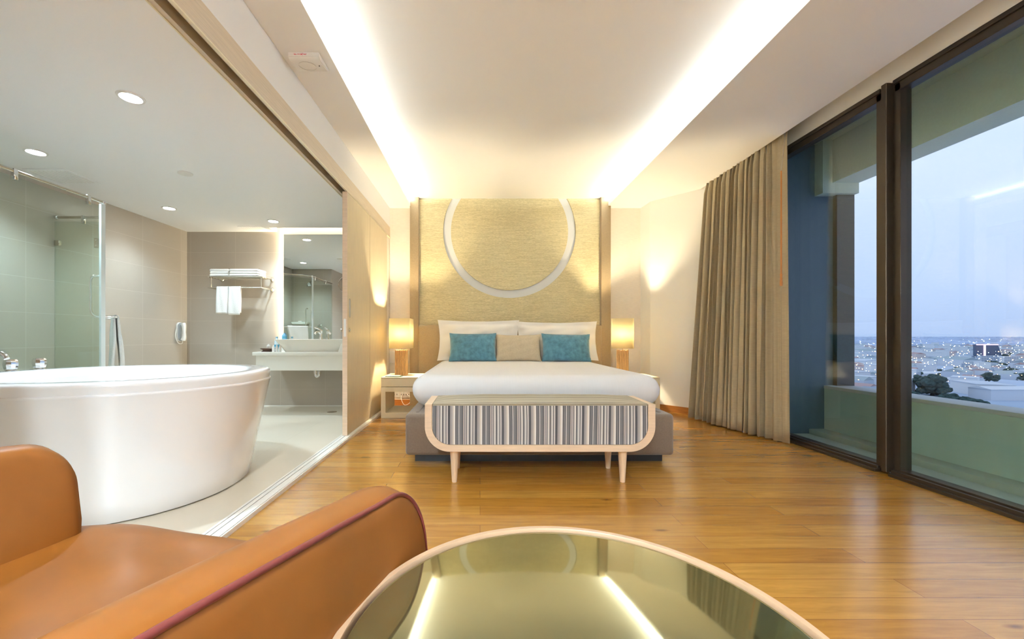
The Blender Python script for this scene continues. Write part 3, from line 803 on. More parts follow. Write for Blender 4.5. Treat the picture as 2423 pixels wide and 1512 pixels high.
# seat cushion with crown and creases
bm = B(); NX, NY = 100, 100; g = {}
for i in range(NX + 1):
    for j in range(NY + 1):
        u = -1 + 2 * i / NX; v = j / NY
        x = u * 0.415; y = -0.42 + v * 0.90
        # rounded front corners widen past the arms
        if y > 0.35: x *= 1 + 0.16 * min(1, (y - 0.35) / 0.06)
        if y > 0.35: y = 0.35 + (y - 0.35) * (1 - 0.35 * abs(u) ** 4) * 1.15
        z = 0.535 - 0.02 * abs(u) ** 3
        e_ = max(0, (v - 0.86) / 0.14); z -= 0.075 * e_ ** 2.2
        z += 0.006 * math.sin(14 * (y + 0.55 * x) + 2.2 * math.sin(3 * x)) * (1 - abs(u) ** 3) * (1 - e_)
        z += 0.0045 * math.sin(31 * (y + 0.4 * x) + 1.3 * math.sin(5 * x + 1)) * (1 - abs(u) ** 2) * (1 - e_)
        z += 0.0022 * math.sin(52 * (0.8 * y - 0.35 * x) + 2 * math.sin(4 * x + 1)) * (0.5 + 0.5 * math.sin(7 * x + 4 * y)) * (1 - abs(u) ** 3) * (1 - e_)
        g[(i, j)] = bm.verts.new((x, y, z)); g[(i, j, 0)] = bm.verts.new((x * 0.99, y - 0.01 * v, 0.36))
for i in range(NX):
    for j in range(NY):
        bm.faces.new((g[(i, j)], g[(i + 1, j)], g[(i + 1, j + 1)], g[(i, j + 1)]))
        bm.faces.new((g[(i, j, 0)], g[(i, j + 1, 0)], g[(i + 1, j + 1, 0)], g[(i + 1, j, 0)]))
for i in range(NX):
    for j in (0, NY): bm.faces.new((g[(i, j)], g[(i + 1, j)], g[(i + 1, j, 0)], g[(i, j, 0)]))
for j in range(NY):
    for i in (0, NX): bm.faces.new((g[(i, j)], g[(i, j + 1)], g[(i, j + 1, 0)], g[(i, j, 0)]))
part('seat_cushion', bm, M['leather'], ch, True, 75, local=True)
bm = B(); box(bm, -0.42, 0.42, -0.44, 0.40, 0.13, 0.37, 0.02, 3); part('seat_base', bm, M['leather'], ch, True, 50, local=True)
for x in (-0.40, 0.40):
    for y in (-0.46, 0.28):
        bm = B(); lathe(bm, (x, y, 0), [(0.016, 0), (0.022, 0.14)], 16); part('leg', bm, M['black'], ch, local=True)

# ------------------------------------------------------------------ round side table
tb = thing('side_table', 'round side table with pale wood rim and bronze mirrored glass top', 'table', (0.117, 0.452, 0))
TZ = 0.65
bm = B(); lathe(bm, (0.117, 0.452, 0), [(0.2800, TZ - 0.045), (0.2880, TZ - 0.043), (0.2885, TZ - 0.001), (0.2875, TZ), (0.2792, TZ), (0.2785, TZ - 0.001), (0.2785, TZ - 0.010), (0.2785, TZ - 0.045)], 128, caps=False)
part('rim', bm, M['rim_wood'], tb, True, 40)
bm = B(); lathe(bm, (0.117, 0.452, 0), [(0.2735, TZ - 0.013), (0.2735, TZ - 0.0045), (0.2685, TZ - 0.0035), (0.0, TZ - 0.0035)], 128, caps=False)
bmesh.ops.remove_doubles(bm, verts=bm.verts, dist=1e-5)
part('glass_top', bm, M['table_glass'], tb, True, 20)
bm = B(); lathe(bm, (0.117, 0.452, 0), [(0.2788, TZ - 0.016), (0.2788, TZ - 0.014), (0.0, TZ - 0.014)], 64, caps=False)
bmesh.ops.remove_doubles(bm, verts=bm.verts, dist=1e-5)
part('underlay', bm, M['black'], tb, False)
for k in range(4):
    a = PI / 4 + PI / 2 * k
    p = Vector((0.117 + 0.21 * math.cos(a), 0.452 + 0.21 * math.sin(a), TZ - 0.04)); q = Vector((0.117 + 0.24 * math.cos(a), 0.452 + 0.24 * math.sin(a), 0))
    bm = B(); tube(bm, [p, q], [0.017, 0.011], 14); part('leg', bm, M['beech_leg'], tb)

# ------------------------------------------------------------------ curtain
ct = thing('curtain', 'taupe pleated curtain drawn beside the window', 'curtain', (2.8, 4.3, 0))
def curtain(ya, yb, n, folds, zlo, zhi, name, m, base_top, base_bot, amp_t, amp_b, seed=3, flat=0.0):
    rnd = random.Random(seed); ph = [rnd.uniform(0, 6) for _ in range(4)]
    bm = B(); NZ = 24; g = []
    for i in range(n + 1):
        s = i / n; row = []
        for j in range(NZ + 1):
            t = j / NZ                      # 0 bottom, 1 top
            z = zlo + (zhi - zlo) * t
            ya_, yb_ = ya, yb
            y = ya + (yb - ya) * s + 0.02 * math.sin(5 * s + ph[0]) * (1 - t)
            xb = base_bot(s) * (1 - t) + base_top(s) * t
            amp = (amp_b * (1 - t) + amp_t * t)
            if flat: amp *= min(1, max(0.12, (s - flat * 0.4) / flat))
            th = 2 * PI * folds * (s + 0.015 * math.sin(7 * s + ph[1]))
            x = xb + amp * math.sin(th + 0.5 * math.sin(2.0 * t + 6 * s + ph[2]) * (1 - t)) + 0.25 * amp * math.sin(2.3 * th + ph[3])
            if t > 0.955: x = xb + (x - xb) * 0.75 + 0.008 * math.sin(th * 3)
            row.append(bm.verts.new((x, y + 0.22 * amp * math.cos(2 * th + 0.6), z)))
        g.append(row)
    for i in range(n):
        for j in range(NZ): bm.faces.new((g[i][j], g[i + 1][j], g[i + 1][j + 1], g[i][j + 1]))
    o = part(name, bm, m, ct, True, 70)
    so = o.modifiers.new('thickness', 'SOLIDIFY'); so.thickness = 0.003
    return o
curtain(3.86, 4.86, 420, 13, 0.015, 2.96, 'drape', M['curtain'], lambda s: 2.805 - 0.02 * s, lambda s: 2.79 - 0.20 * s ** 1.3, 0.060, 0.075)
curtain(3.66, 3.92, 120, 3.0, 0.012, 2.97, 'leading_edge', M['curtain'], lambda s: 2.80, lambda s: 2.84 - 0.06 * s, 0.020, 0.022, seed=8, flat=0.5)
bm = B(); box(bm, 2.81, 2.84, YB + 0.1, 4.85, 3.0, 3.02); tk = part('track', bm, M['plastic'], ct, False)
wn = thing('curtain_wand', 'slender orange wooden wand hanging at the curtain edge', 'wand', (2.735, 3.62, 1.45))
bm = B(); lathe(bm, (2.745, 3.66, 1.455), [(0.004, 0), (0.0115, 0.004), (0.012, 0.03), (0.009, 0.06), (0.0115, 0.07), (0.008, 0.075), (0.010, 0.10), (0.0115, 0.105), (0.007, 0.115), (0.006, 1.05)], 14)
part('rod', bm, M['wand'], wn)
bm = B(); tube(bm, [(2.745, 3.66, 2.50), (2.76, 3.665, 2.60), (2.80, 3.67, 2.96)], 0.003, 6); part('hook', bm, M['steel'], wn)

# ------------------------------------------------------------------ fire speaker on the soffit
fs = thing('fire_speaker', 'white fire alarm speaker on the dropped ceiling with red FIRE lettering', 'alarm speaker', (-1.145, 2.7, SOF))
bm = B(); prism(bm, [(2.60, SOF), (2.60, SOF - 0.028), (2.63, SOF - 0.040), (2.76, SOF - 0.022), (2.78, SOF)], -1.245, -1.045, 'X')
bmesh.ops.bevel(bm, geom=list(bm.edges), offset=0.003, segments=2, affect='EDGES'); part('housing', bm, M['plastic'], fs)
bm = B(); lathe(bm, (-1.155, 2.69, SOF - 0.0335), [(0.055, -0.0), (0.055, 0.004), (0.0, 0.004)], 32, caps=False)
bmesh.ops.rotate(bm, verts=bm.verts, cent=(-1.155, 2.69, SOF - 0.0335), matrix=Matrix.Rotation(math.atan2(0.018, 0.13), 3, 'X'))
part('grille', bm, mat('speaker_grille', (0.60, 0.56, 0.53), 0.6, noise=0.3, nscale=400), fs)
bm = B(); lathe(bm, (-1.075, 2.685, SOF - 0.036), [(0.004, 0), (0.004, 0.005)], 12); part('sensor_hole', bm, M['groove'], fs)
for i, chh in enumerate('FIRE'):
    fc = bpy.data.curves.new('t', 'FONT'); fc.body = chh; fc.size = 0.024; fc.align_x = 'CENTER'; fc.align_y = 'CENTER'; fc.extrude = 0.0006
    fo = bpy.data.objects.new('t', fc); col.objects.link(fo)
    dg = bpy.context.evaluated_depsgraph_get(); me = bpy.data.meshes.new_from_object(fo.evaluated_get(dg))
    bpy.data.objects.remove(fo)
    bm = B(); bm.from_mesh(me)
    bm.transform(Matrix.Translation((-1.196 + i * 0.0205, 2.5995, SOF - 0.015)) @ Matrix.Rotation(R(90), 4, 'X') @ Matrix.Rotation(R(90), 4, 'Z'))
    part('letter', bm, M['red'], fs, False, label='red letter ' + chh)

# ------------------------------------------------------------------ washroom: bathtub
tub = thing('bathtub', 'large white oval freestanding bathtub behind the armchair', 'bathtub', (-2.31, 2.60, FL))
TCX, TCY, TR = -2.31, 2.60, R(7)
def ring(bm, a, b_, z, n=96, p=2.15, cx_=TCX, cy_=TCY):
    o = []
    for k in range(n):
        t = 2 * PI * k / n; c, s = math.cos(t), math.sin(t)
        x = a * math.copysign(abs(c) ** (2 / p), c); y = b_ * math.copysign(abs(s) ** (2 / p), s)
        o.append(bm.verts.new((cx_ + x * math.cos(TR) - y * math.sin(TR), cy_ + x * math.sin(TR) + y * math.cos(TR), z)))
    return o
def loft(bm, rings, cap0=True, cap1=True):
    n = len(rings[0])
    for i in range(len(rings) - 1):
        for k in range(n): bm.faces.new((rings[i][k], rings[i][(k + 1) % n], rings[i + 1][(k + 1) % n], rings[i + 1][k]))
    if cap0: bm.faces.new(rings[0][::-1])
    if cap1: bm.faces.new(rings[-1])
bm = B()
TH = 0.768
prof = [(0.705, 0.655, FL + 0.006), (0.715, 0.665, FL + 0.012), (0.735, 0.672, 0.15), (0.775, 0.685, 0.35), (0.812, 0.705, 0.52), (0.842, 0.725, 0.66), (0.850, 0.732, 0.695), (0.852, 0.734, 0.703), (0.845, 0.727, 0.710)]
loft(bm, [ring(bm, a, b_, z) for a, b_, z in prof]); part('apron', bm, M['acrylic'], tub, True, 60)
bm = B()
prof = [(0.843, 0.725, 0.705), (0.848, 0.730, 0.745), (0.845, 0.728, 0.760), (0.836, 0.718, TH), (0.73, 0.615, TH), (0.715, 0.60, TH - 0.006), (0.70, 0.585, TH - 0.03), (0.62, 0.50, 0.45), (0.52, 0.38, 0.26), (0.40, 0.26, 0.23)]
loft(bm, [ring(bm, a, b_, z) for a, b_, z in prof], False, True); part('basin', bm, M['acrylic'], tub, True, 60)
bm = B(); loft(bm, [ring(bm, 0.68, 0.63, FL), ring(bm, 0.68, 0.63, FL + 0.008)]); part('foot_shadow_gap', bm, M['groove'], tub)
for px, D in ((24.5, 2.66), (93, 2.80)):
    x = (px - 1136) / 950 * D
    bm = B(); lathe(bm, (x, D, TH), [(0.047, 0), (0.047, 0.003), (0.038, 0.006)], 28); kb = part('tap_plate', bm, M['chrome'], tub)
    bm = B(); lathe(bm, (x, D, TH), [(0.022, 0.006), (0.031, 0.012), (0.036, 0.035), (0.037, 0.05), (0.034, 0.068), (0.028, 0.078), (0.0, 0.079)], 10, caps=False); part('tap_handle', bm, M['chrome'], kb, True, 25)
x, D = -3.10, 2.48
bm = B(); tube(bm, smooth_pts([(x, D, TH), (x, D, TH + 0.10), (x + 0.05, D, TH + 0.145), (x + 0.14, D + 0.01, TH + 0.12), (x + 0.165, D + 0.01, TH + 0.09)]), 0.014, 12); part('spout', bm, M['chrome'], tub)

# ------------------------------------------------------------------ shower enclosure
PA = -3.19; C1 = 3.40; C2 = (-3.61, 3.825); GZ = 2.13
sc = thing('shower_enclosure', 'frameless glass shower enclosure with angled door in the washroom corner', 'shower', (-3.6, 3.1, FL))
def pane_between(p, q, z0, z1, name, t=0.01, mm=None):
    p = Vector(p); q = Vector(q); d = (q - p).normalized(); nn = Vector((-d.y, d.x)) * t / 2
    bm = B(); prism(bm, [(p + nn)[:], (q + nn)[:], (q - nn)[:], (p - nn)[:]], z0, z1)
    return part(name, bm, mm or M['shower_glass'], sc, False)
pane_between((PA, 2.38), (PA, C1 - 0.01), FL + 0.01, GZ - 0.04, 'side_pane')
dp = pane_between((PA - 0.012, C1 + 0.008), (C2[0] + 0.01, C2[1] - 0.01), FL + 0.01, GZ - 0.04, 'door_pane')
pane_between((C2[0] - 0.01, C2[1]), (BX, C2[1]), FL + 0.01, GZ - 0.04, 'end_pane')
# bright glass edges / seals at the corners
bm = B(); box(bm, PA - 0.008, PA + 0.010, C1 - 0.030, C1 + 0.008, FL + 0.01, GZ - 0.02); part('edge_seal', bm, M['glass_edge'], sc, False)
bm = B(); box(bm, C2[0] - 0.006, C2[0] + 0.006, C2[1] - 0.008, C2[1] + 0.008, FL + 0.01, GZ - 0.05); part('edge_seal', bm, M['glass_edge'], sc, False)
bm = B(); tube(bm, [(PA, 2.38, GZ), (PA, C1, GZ)], 0.012, 12); part('rail', bm, M['steel'], sc)
bm = B(); tube(bm, [(PA, C1, GZ), (C2[0], C2[1], GZ)], 0.012, 12); part('rail', bm, M['steel'], sc)
bm = B(); tube(bm, [(C2[0], C2[1], GZ), (BX, C2[1], GZ)], 0.012, 12); part('rail', bm, M['steel'], sc)
for x, y in ((PA, C1), C2, (BX + 0.015, C2[1])):
    bm = B(); bmesh.ops.create_uvsphere(bm, u_segments=14, v_segments=10, radius=0.020, matrix=Matrix.Translation((x, y, GZ))); part('rail_joint', bm, M['chrome'], sc)
for x, y in ((PA, C1 - 0.13), ((C2[0] + BX) / 2 + 0.05, C2[1]), (PA, 2.75)):
    bm = B(); box(bm, x - 0.013, x + 0.013, y - 0.013, y + 0.013, GZ - 0.06, GZ + 0.018, 0.004, 2); part('glass_clamp', bm, M['chrome'], sc)
# hinge and wall clip
for z in (1.885, 0.45):
    bm = B(); box(bm, C2[0] - 0.06, C2[0] - 0.005, C2[1] - 0.012, C2[1] + 0.012, z - 0.045, z + 0.045, 0.003, 1)
    hg = part('hinge', bm, M['steel'], sc)
    for dz in (-0.025, 0.025):
        bm = B(); lathe(bm, (C2[0] - 0.038, C2[1] - 0.0125, z + dz), [(0.007, 0.0), (0.006, -0.002)], 12, 'Y')
        part('screw', bm, M['chrome'], hg)
bm = B(); box(bm, BX, BX + 0.05, C2[1] - 0.012, C2[1] + 0.012, 1.86, 1.91, 0.003, 1); part('wall_clip', bm, M['steel'], sc)
# handle inside, towel rail outside the angled door
dd = (Vector((C2[0], C2[1])) - Vector((PA, C1))).normalized(); no = Vector((0.707, 0.707))
def dpt(s, off, z): p = Vector((PA, C1)) + dd * s + no * off; return (p.x, p.y, z)
h0 = 0.09
bm = B(); tube(bm, smooth_pts([dpt(h0, -0.003, 1.515), dpt(h0, -0.045, 1.515), dpt(h0, -0.075, 1.485), dpt(h0, -0.075, 1.35), dpt(h0, -0.075, 1.21), dpt(h0, -0.045, 1.165), dpt(h0, -0.003, 1.165)], 5), 0.011, 12); part('door_handle', bm, M['chrome'], sc)
bm = B()
tube(bm, smooth_pts([dpt(0.06, 0.005, 1.165), dpt(0.06, 0.07, 1.165), dpt(0.075, 0.085, 1.165), dpt(0.3, 0.085, 1.165), dpt(0.53, 0.085, 1.165), dpt(0.545, 0.07, 1.165), dpt(0.545, 0.005, 1.165)], 5), 0.010, 12)
part('towel_rail', bm, M['chrome'], sc)
# draped towel
bm = B()
NS, NU = 44, 16; g = []
for i in range(NS + 1):
    s = i / NS; row = []
    # path across the bar: inner side hangs to .72, outer side to .66
    if s < 0.44: off = 0.085 - 0.020 - 0.016 * (1 - s / 0.44); z = 0.72 + (1.168 - 0.72) * s / 0.44
    elif s < 0.56: a = PI * (1 - (s - 0.44) / 0.12); off = 0.085 + 0.020 * math.cos(a); z = 1.168 + 0.020 * math.sin(a)
    else: q = (s - 0.56) / 0.44; off = 0.105 + 0.035 * math.sin(q * 1.6); z = 1.168 - (1.168 - 0.70) * q
    for j in range(NU + 1):
        t = j / NU
        hang = 1 - math.exp(-((z - 1.17) / 0.12) ** 2)
        row.append(bm.verts.new(dpt(0.12 + 0.36 * t * (1 - 0.12 * hang), off + 0.010 * hang * math.sin(9 * t + 5 * s), z - 0.01 * math.sin(3 * t) * hang)))
    g.append(row)
for i in range(NS):
    for j in range(NU): bm.faces.new((g[i][j], g[i + 1][j], g[i + 1][j + 1], g[i][j + 1]))
tw = single('bath_towel', bm, M['towel'], 'white bath towel draped over the rail on the shower door', 'towel')
so = tw.modifiers.new('thickness', 'SOLIDIFY'); so.thickness = 0.018

# shower fittings seen through the glass and in the mirror
sh = thing('wall_shower', 'chrome wall shower head seen in the mirror', 'shower head', (-3.60, 2.38, 2.1))
bm = B(); tube(bm, smooth_pts([(-3.60, 2.39, 2.15), (-3.60, 2.47, 2.17), (-3.60, 2.55, 2.13)]), 0.011, 10); part('pipe', bm, M['chrome'], sh)
bm = B(); lathe(bm, (-3.60, 2.58, 2.04), [(0.055, 0), (0.055, 0.015), (0.045, 0.05), (0.016, 0.085)], 24); part('head', bm, M['chrome'], sh)
gb = thing('grab_bar', 'chrome vertical grab bar inside the shower', 'grab bar', (-3.60, 2.38, 1.2))
bm = B(); tube(bm, smooth_pts([(-3.60, 2.385, 1.53), (-3.60, 2.44, 1.53), (-3.60, 2.45, 1.50), (-3.60, 2.45, 1.2), (-3.60, 2.44, 1.17), (-3.60, 2.385, 1.17)]), 0.012, 10); part('bar', bm, M['chrome'], gb)
bm = B(); lathe(bm, (-3.44, 2.381, 1.20), [(0.055, 0), (0.055, 0.01), (0.025, 0.02), (0.025, 0.05)], 24, 'Y'); single('shower_mixer', bm, M['chrome'], 'round chrome shower mixer beside the grab bar', 'tap')
sd = thing('soap_shelf', 'white boat shaped soap shelf on the shower wall', 'shelf', (-3.85, 2.44, 1.24))
bm = B(); prism(bm, [(-4.02, 1.30), (-3.66, 1.30), (-3.69, 1.24), (-3.98, 1.24)], 2.385, 2.52, 'Y'); bmesh.ops.bevel(bm, geom=list(bm.edges), offset=0.012, segments=3, affect='EDGES'); part('dish', bm, M['ceramic'], sd)
bm = B(); box(bm, -3.88, -3.81, 2.42, 2.47, 1.30, 1.322, 0.006, 2); single('soap_bar', bm, M['paper'], 'small pale soap bar on the soap shelf', 'soap')

# ------------------------------------------------------------------ washroom ceiling fittings
def downlight(x, y, z, label, power=10, beam=True, col_=(0.66, 0.86, 1.0), r=0.055, group=None, cone=128):
    t = thing('downlight', label, 'ceiling light', (x, y, z), 0, group)
    bm = B(); lathe(bm, (x, y, z), [(r * 1.3, 0), (r * 1.25, -0.006), (r * 1.02, -0.008), (r * 0.95, -0.002), (r * 0.9, 0.0)], 32, caps=False); part('trim_ring', bm, M['plastic'], t)
    bm = B(); lathe(bm, (x, y, z - 0.004), [(0.0, 0.0), (r * 0.92, 0.0)], 32, caps=False); bmesh.ops.remove_doubles(bm, verts=bm.verts, dist=1e-6); part('lens', bm, M['led'], t, False)
    ld = bpy.data.lights.new('downlight_beam', 'SPOT'); ld.energy = power; ld.color = col_; ld.spot_size = R(cone); ld.spot_blend = 0.9; ld.shadow_soft_size = 0.04
    lo = bpy.data.objects.new('downlight_beam', ld); col.objects.link(lo); lo.parent = t; lo.location = (0, 0, -0.03)
    return t
downlight(-2.105, 2.42, BC, 'largest washroom downlight, above the bathtub', 33)
downlight(-3.475, 3.14, BC, 'washroom downlight over the shower glass', 29)
downlight(-3.50, 4.52, BC, 'washroom downlight above the tiled corner', 16)
downlight(-2.59, 5.03, BC, 'washroom downlight above the basin counter', 24)
bm = B(); lathe(bm, (-2.607, 3.55, BC), [(0.058, 0), (0.058, -0.008), (0.050, -0.011), (0.0, -0.011)], 32, caps=False); single('ceiling_disc', bm, M['plastic'], 'small blank round disc on the washroom ceiling', 'ceiling disc')
def vent(x, y, w_, d_, label, slats=True):
    t = thing('ceiling_vent', label, 'vent', (x, y, BC))
    bm = B(); box(bm, x - w_ / 2, x + w_ / 2, y - d_ / 2, y + d_ / 2, BC - 0.006, BC, 0.002, 1); part('frame', bm, M['bath_ceiling'], t)
    bm = B()
    for k in range(9): xx = x - w_ / 2 + 0.03 + (w_ - 0.06) * k / 8; box(bm, xx - 0.004, xx + 0.004, y - d_ / 2 + 0.04, y + d_ / 2 - 0.03, BC - 0.009, BC - 0.005)
    part('slats', bm, M['plastic'], t, False)
vent(-3.76, 3.62, 0.36, 0.34, 'square ceiling vent above the shower')
vent(-3.03, 5.36, 0.30, 0.20, 'square ceiling vent near the basin wall')

# ------------------------------------------------------------------ vanity
vt = thing('vanity_counter', 'white wall hung washbasin counter', 'counter', (-2.1, 5.2, 0.573))
CZ = 0.80
bm = B(); box(bm, -2.81, -1.42, 4.95, BD - 0.002, CZ - 0.042, CZ, 0.003, 2); part('top', bm, M['stone'], vt)
bm = B(); box(bm, -2.775, -1.42, 4.97, BD - 0.002, 0.573, CZ - 0.042); part('apron', bm, M['stone'], vt, False)
bm = B(); box(bm, -2.80, -1.42, BD - 0.085, BD - 0.002, CZ, 0.954, 0.002, 1); part('upstand', bm, M['stone'], vt)
bs = thing('wash_basin', 'wide white vessel basin on the counter', 'basin', (-2.05, 5.22, CZ))
bm = B()
def rrect(bm, x0, x1, y0, y1, z, r=0.03, n=5, dip=0.0):
    o = []
    for (cx_, cy_, a0) in ((x1 - r, y1 - r, 0), (x0 + r, y1 - r, PI / 2), (x0 + r, y0 + r, PI), (x1 - r, y0 + r, 1.5 * PI)):
        for k in range(n + 1): a = a0 + PI / 2 * k / n; o.append((cx_ + r * math.cos(a), cy_ + r * math.sin(a)))
    return [bm.verts.new((p[0], p[1], z)) for p in o]
loft(bm, [rrect(bm, -2.46, -1.60, 5.05, 5.42, CZ), rrect(bm, -2.50, -1.56, 5.02, 5.44, 0.87), rrect(bm, -2.56, -1.50, 4.99, 5.455, 0.948), rrect(bm, -2.565, -1.495, 4.985, 5.457, 0.955),
          rrect(bm, -2.55, -1.51, 5.0, 5.36, 0.955), rrect(bm, -2.50, -1.56, 5.04, 5.33, 0.90), rrect(bm, -2.40, -1.66, 5.10, 5.28, 0.85)])
part('bowl', bm, M['ceramic'], bs, True, 40)
fc_ = thing('basin_tap', 'chrome single lever tap on the basin', 'tap', (-2.14, 5.40, 0.955))
bm = B(); lathe(bm, (-2.14, 5.40, 0.955), [(0.030, 0), (0.028, 0.01), (0.020, 0.03), (0.018, 0.09), (0.024, 0.105), (0.022, 0.125)], 20); part('body', bm, M['chrome'], fc_)
bm = B(); tube(bm, smooth_pts([(-2.14, 5.39, 1.03), (-2.15, 5.33, 1.055), (-2.155, 5.27, 1.045), (-2.157, 5.25, 1.03)]), 0.013, 12); part('spout', bm, M['chrome'], fc_)
bm = B(); tube(bm, [(-2.14, 5.40, 1.08), (-2.165, 5.38, 1.10), (-2.20, 5.34, 1.115)], [0.016, 0.013, 0.010], 12); part('lever', bm, M['chrome'], fc_)
tr = thing('drain_trap', 'chrome bottle trap pipe under the counter', 'pipe', (-2.11, 5.2, 0.48))
bm = B(); tube(bm, smooth_pts([(-2.13, 5.2, 0.575), (-2.13, 5.2, 0.50), (-2.11, 5.2, 0.475), (-2.085, 5.2, 0.50), (-2.085, 5.2, 0.545), (-2.07, 5.25, 0.565), (-2.0, 5.5, 0.565)]), 0.019, 14); part('bend', bm, M['chrome'], tr)
bm = B(); lathe(bm, (-2.13, 5.2, 0.52), [(0.024, 0), (0.024, 0.03)], 16); lathe(bm, (-2.085, 5.2, 0.51), [(0.024, 0), (0.024, 0.025)], 16); part('collar', bm, M['chrome'], tr)
bm = B(); lathe(bm, (-1.89, 5.12, FL), [(0.062, 0), (0.062, 0.003), (0.05, 0.004)], 28); single('floor_drain', bm, M['steel'], 'small round drain in the washroom floor under the counter', 'drain')

bm = B(); box(bm, -2.70, -1.42, BD - 0.035, BD - 0.028, 0.955, BC + 0.10); mr = single('wall_mirror', bm, M['mirror'], 'tall frameless mirror above the washbasin', 'mirror', smooth=False)
bm = B(); box(bm, -2.68, -1.42, BD - 0.028, BD - 0.001, 0.96, BC + 0.08); part('backing', bm, M['white_step'], mr, False)

# magnifying mirror on its arm, seen at the door edge
mg = thing('magnifying_mirror', 'round magnifying mirror on a chrome arm at the door edge', 'mirror', (-1.80, 5.5, 1.65))
bm = B(); lathe(bm, (-1.765, 5.28, 1.68), [(0.0, 0.006), (0.098, 0.006), (0.103, 0.0), (0.098, -0.004)], 36, 'Y', caps=False); part('rim', bm, M['chrome'], mg)
bm = B(); lathe(bm, (-1.765, 5.275, 1.68), [(0.0, 0.0), (0.095, 0.0)], 36, 'Y', caps=False); bmesh.ops.remove_doubles(bm, verts=bm.verts, dist=1e-6); part('glass', bm, M['mirror'], mg)
bm = B(); tube(bm, [(-1.76, 5.29, 1.60), (-1.70, 5.40, 1.58), (-1.70, 5.52, 1.58)], 0.007, 8); part('arm', bm, M['chrome'], mg)

# ------------------------------------------------------------------ toiletries
def bottle(px, D, z, h, r, m_body, label, lab=None, cap=None, group=None, cat='bottle', name='bottle'):
    x = (px - 1136) / 950 * D
    t = thing(name, label, cat, (x, D, z), 0, group)
    bm = B(); lathe(bm, (x, D, z), [(r * 0.92, 0), (r, 0.006), (r, h * 0.62), (r * 0.85, h * 0.72), (r * 0.42, h * 0.86), (r * 0.40, h * 0.90)], 20); part('body', bm, m_body, t)
    bm = B(); lathe(bm, (x, D, z), [(r * 0.46, h * 0.90), (r * 0.46, h)], 14); part('cap', bm, cap or M['plastic'], t)
    if lab: bm = B(); lathe(bm, (x, D, z), [(r * 1.02, h * 0.18), (r * 1.02, h * 0.46)], 20, caps=False); part('paper_label', bm, lab, t)
    return t
bottle(655, 5.30, CZ, 0.19, 0.031, M['water'], 'clear water bottle with blue label, leftmost on the counter', M['white_label'], M['blue_bottle'])
bottle(672, 5.50, 0.954, 0.088, 0.026, M['blue_bottle'], 'pale blue bottle on the ledge before the mirror', M['white_label'], M['blue_bottle'])
ty = thing('tray', 'small dark brown tray on the left end of the counter', 'tray', (-2.70, 5.1, CZ))
bm = B(); loft(bm, [rrect(bm, -2.755, -2.635, 5.04, 5.20, CZ, 0.01, 3), rrect(bm, -2.735, -2.655, 5.05, 5.19, CZ + 0.02, 0.01, 3), rrect(bm, -2.765, -2.625, 5.03, 5.21, CZ + 0.04, 0.01, 3), rrect(bm, -2.76, -2.63, 5.035, 5.205, CZ + 0.044, 0.01, 3)]); part('dish', bm, M['brown_tray'], ty)
bottle(635.5, 5.12, CZ + 0.0445, 0.056, 0.020, M['plastic'], 'squat white toiletry bottle standing on the brown tray')
for i, px in enumerate((647, 655, 663)):
    bottle(px, 5.02, CZ, 0.09, 0.016, M['plastic'], 'white miniature toiletry bottle, ' + ('nearest the tray', 'middle of the row before the basin', 'closest to the basin')[i])
ts = thing('tissue', 'folded white tissue at the right end of the basin', 'tissue', (-1.70, 4.97, CZ))
x = (809 - 1136) / 950 * 4.97
bm = B(); prism(bm, [(x - 0.045, CZ), (x + 0.045, CZ), (x + 0.012, CZ + 0.11), (x - 0.008, CZ + 0.105)], 4.96, 4.985, 'Y'); part('fold', bm, M['paper'], ts, False)

# ------------------------------------------------------------------ towel rack
rk = thing('towel_rack', 'steel two tier towel rack on the taupe tiled wall', 'towel rack', (-3.22, BD, 1.65))
xa, xb = -3.56, -2.87; zt, zl = 1.775, 1.635; yf = 5.27
bm = B()
for k, y in enumerate((yf, yf + 0.07, yf + 0.14, yf + 0.21)): tube(bm, [(xa - 0.01, y, zt), (xb + 0.02, y, zt)], 0.007, 8)
tube(bm, [(xa, yf - 0.01, zt), (xa, BD - 0.03, zt)], 0.008, 8); tube(bm, [(xb, yf - 0.01, zt), (xb, BD - 0.03, zt)], 0.008, 8)
part('shelf_rails', bm, M['steel'], rk)
bm = B(); tube(bm, [(xa - 0.01, yf, zl), (xb + 0.01, yf, zl)], 0.008, 10); tube(bm, [(xa, yf, zl), (xa, BD - 0.02, zl)], 0.008, 8); tube(bm, [(xb, yf, zl), (xb, BD - 0.02, zl)], 0.008, 8); part('towel_bar', bm, M['steel'], rk)
for xx in (xa + 0.03, xb):
    bm = B(); tube(bm, [(xx, yf, zl), (xx, yf, zt)], 0.007, 8); part('upright', bm, M['steel'], rk)
for x in (xa, xb):
    for z in (zt, zl):
        bm = B(); lathe(bm, (x, BD, z), [(0.030, 0), (0.030, -0.006), (0.018, -0.022), (0.010, -0.03)], 20, 'Y'); part('flange', bm, M['steel'], rk)
def folded(x0, x1, z, label):
    bm = B()
    for k in range(3):
        box(bm, x0 + 0.004 * (k % 2), x1 - 0.003 * (k % 2), yf - 0.01, yf + 0.20, z + 0.032 * k, z + 0.032 * k + 0.034, 0.015, 4)
    return single('folded_towel', bm, M['towel'], label, 'towel')
folded(xa + 0.01, -3.30, zt + 0.008, 'left folded white towel on top of the rack')
folded(-3.295, xb - 0.04, zt + 0.008, 'right folded white towel on top of the rack')
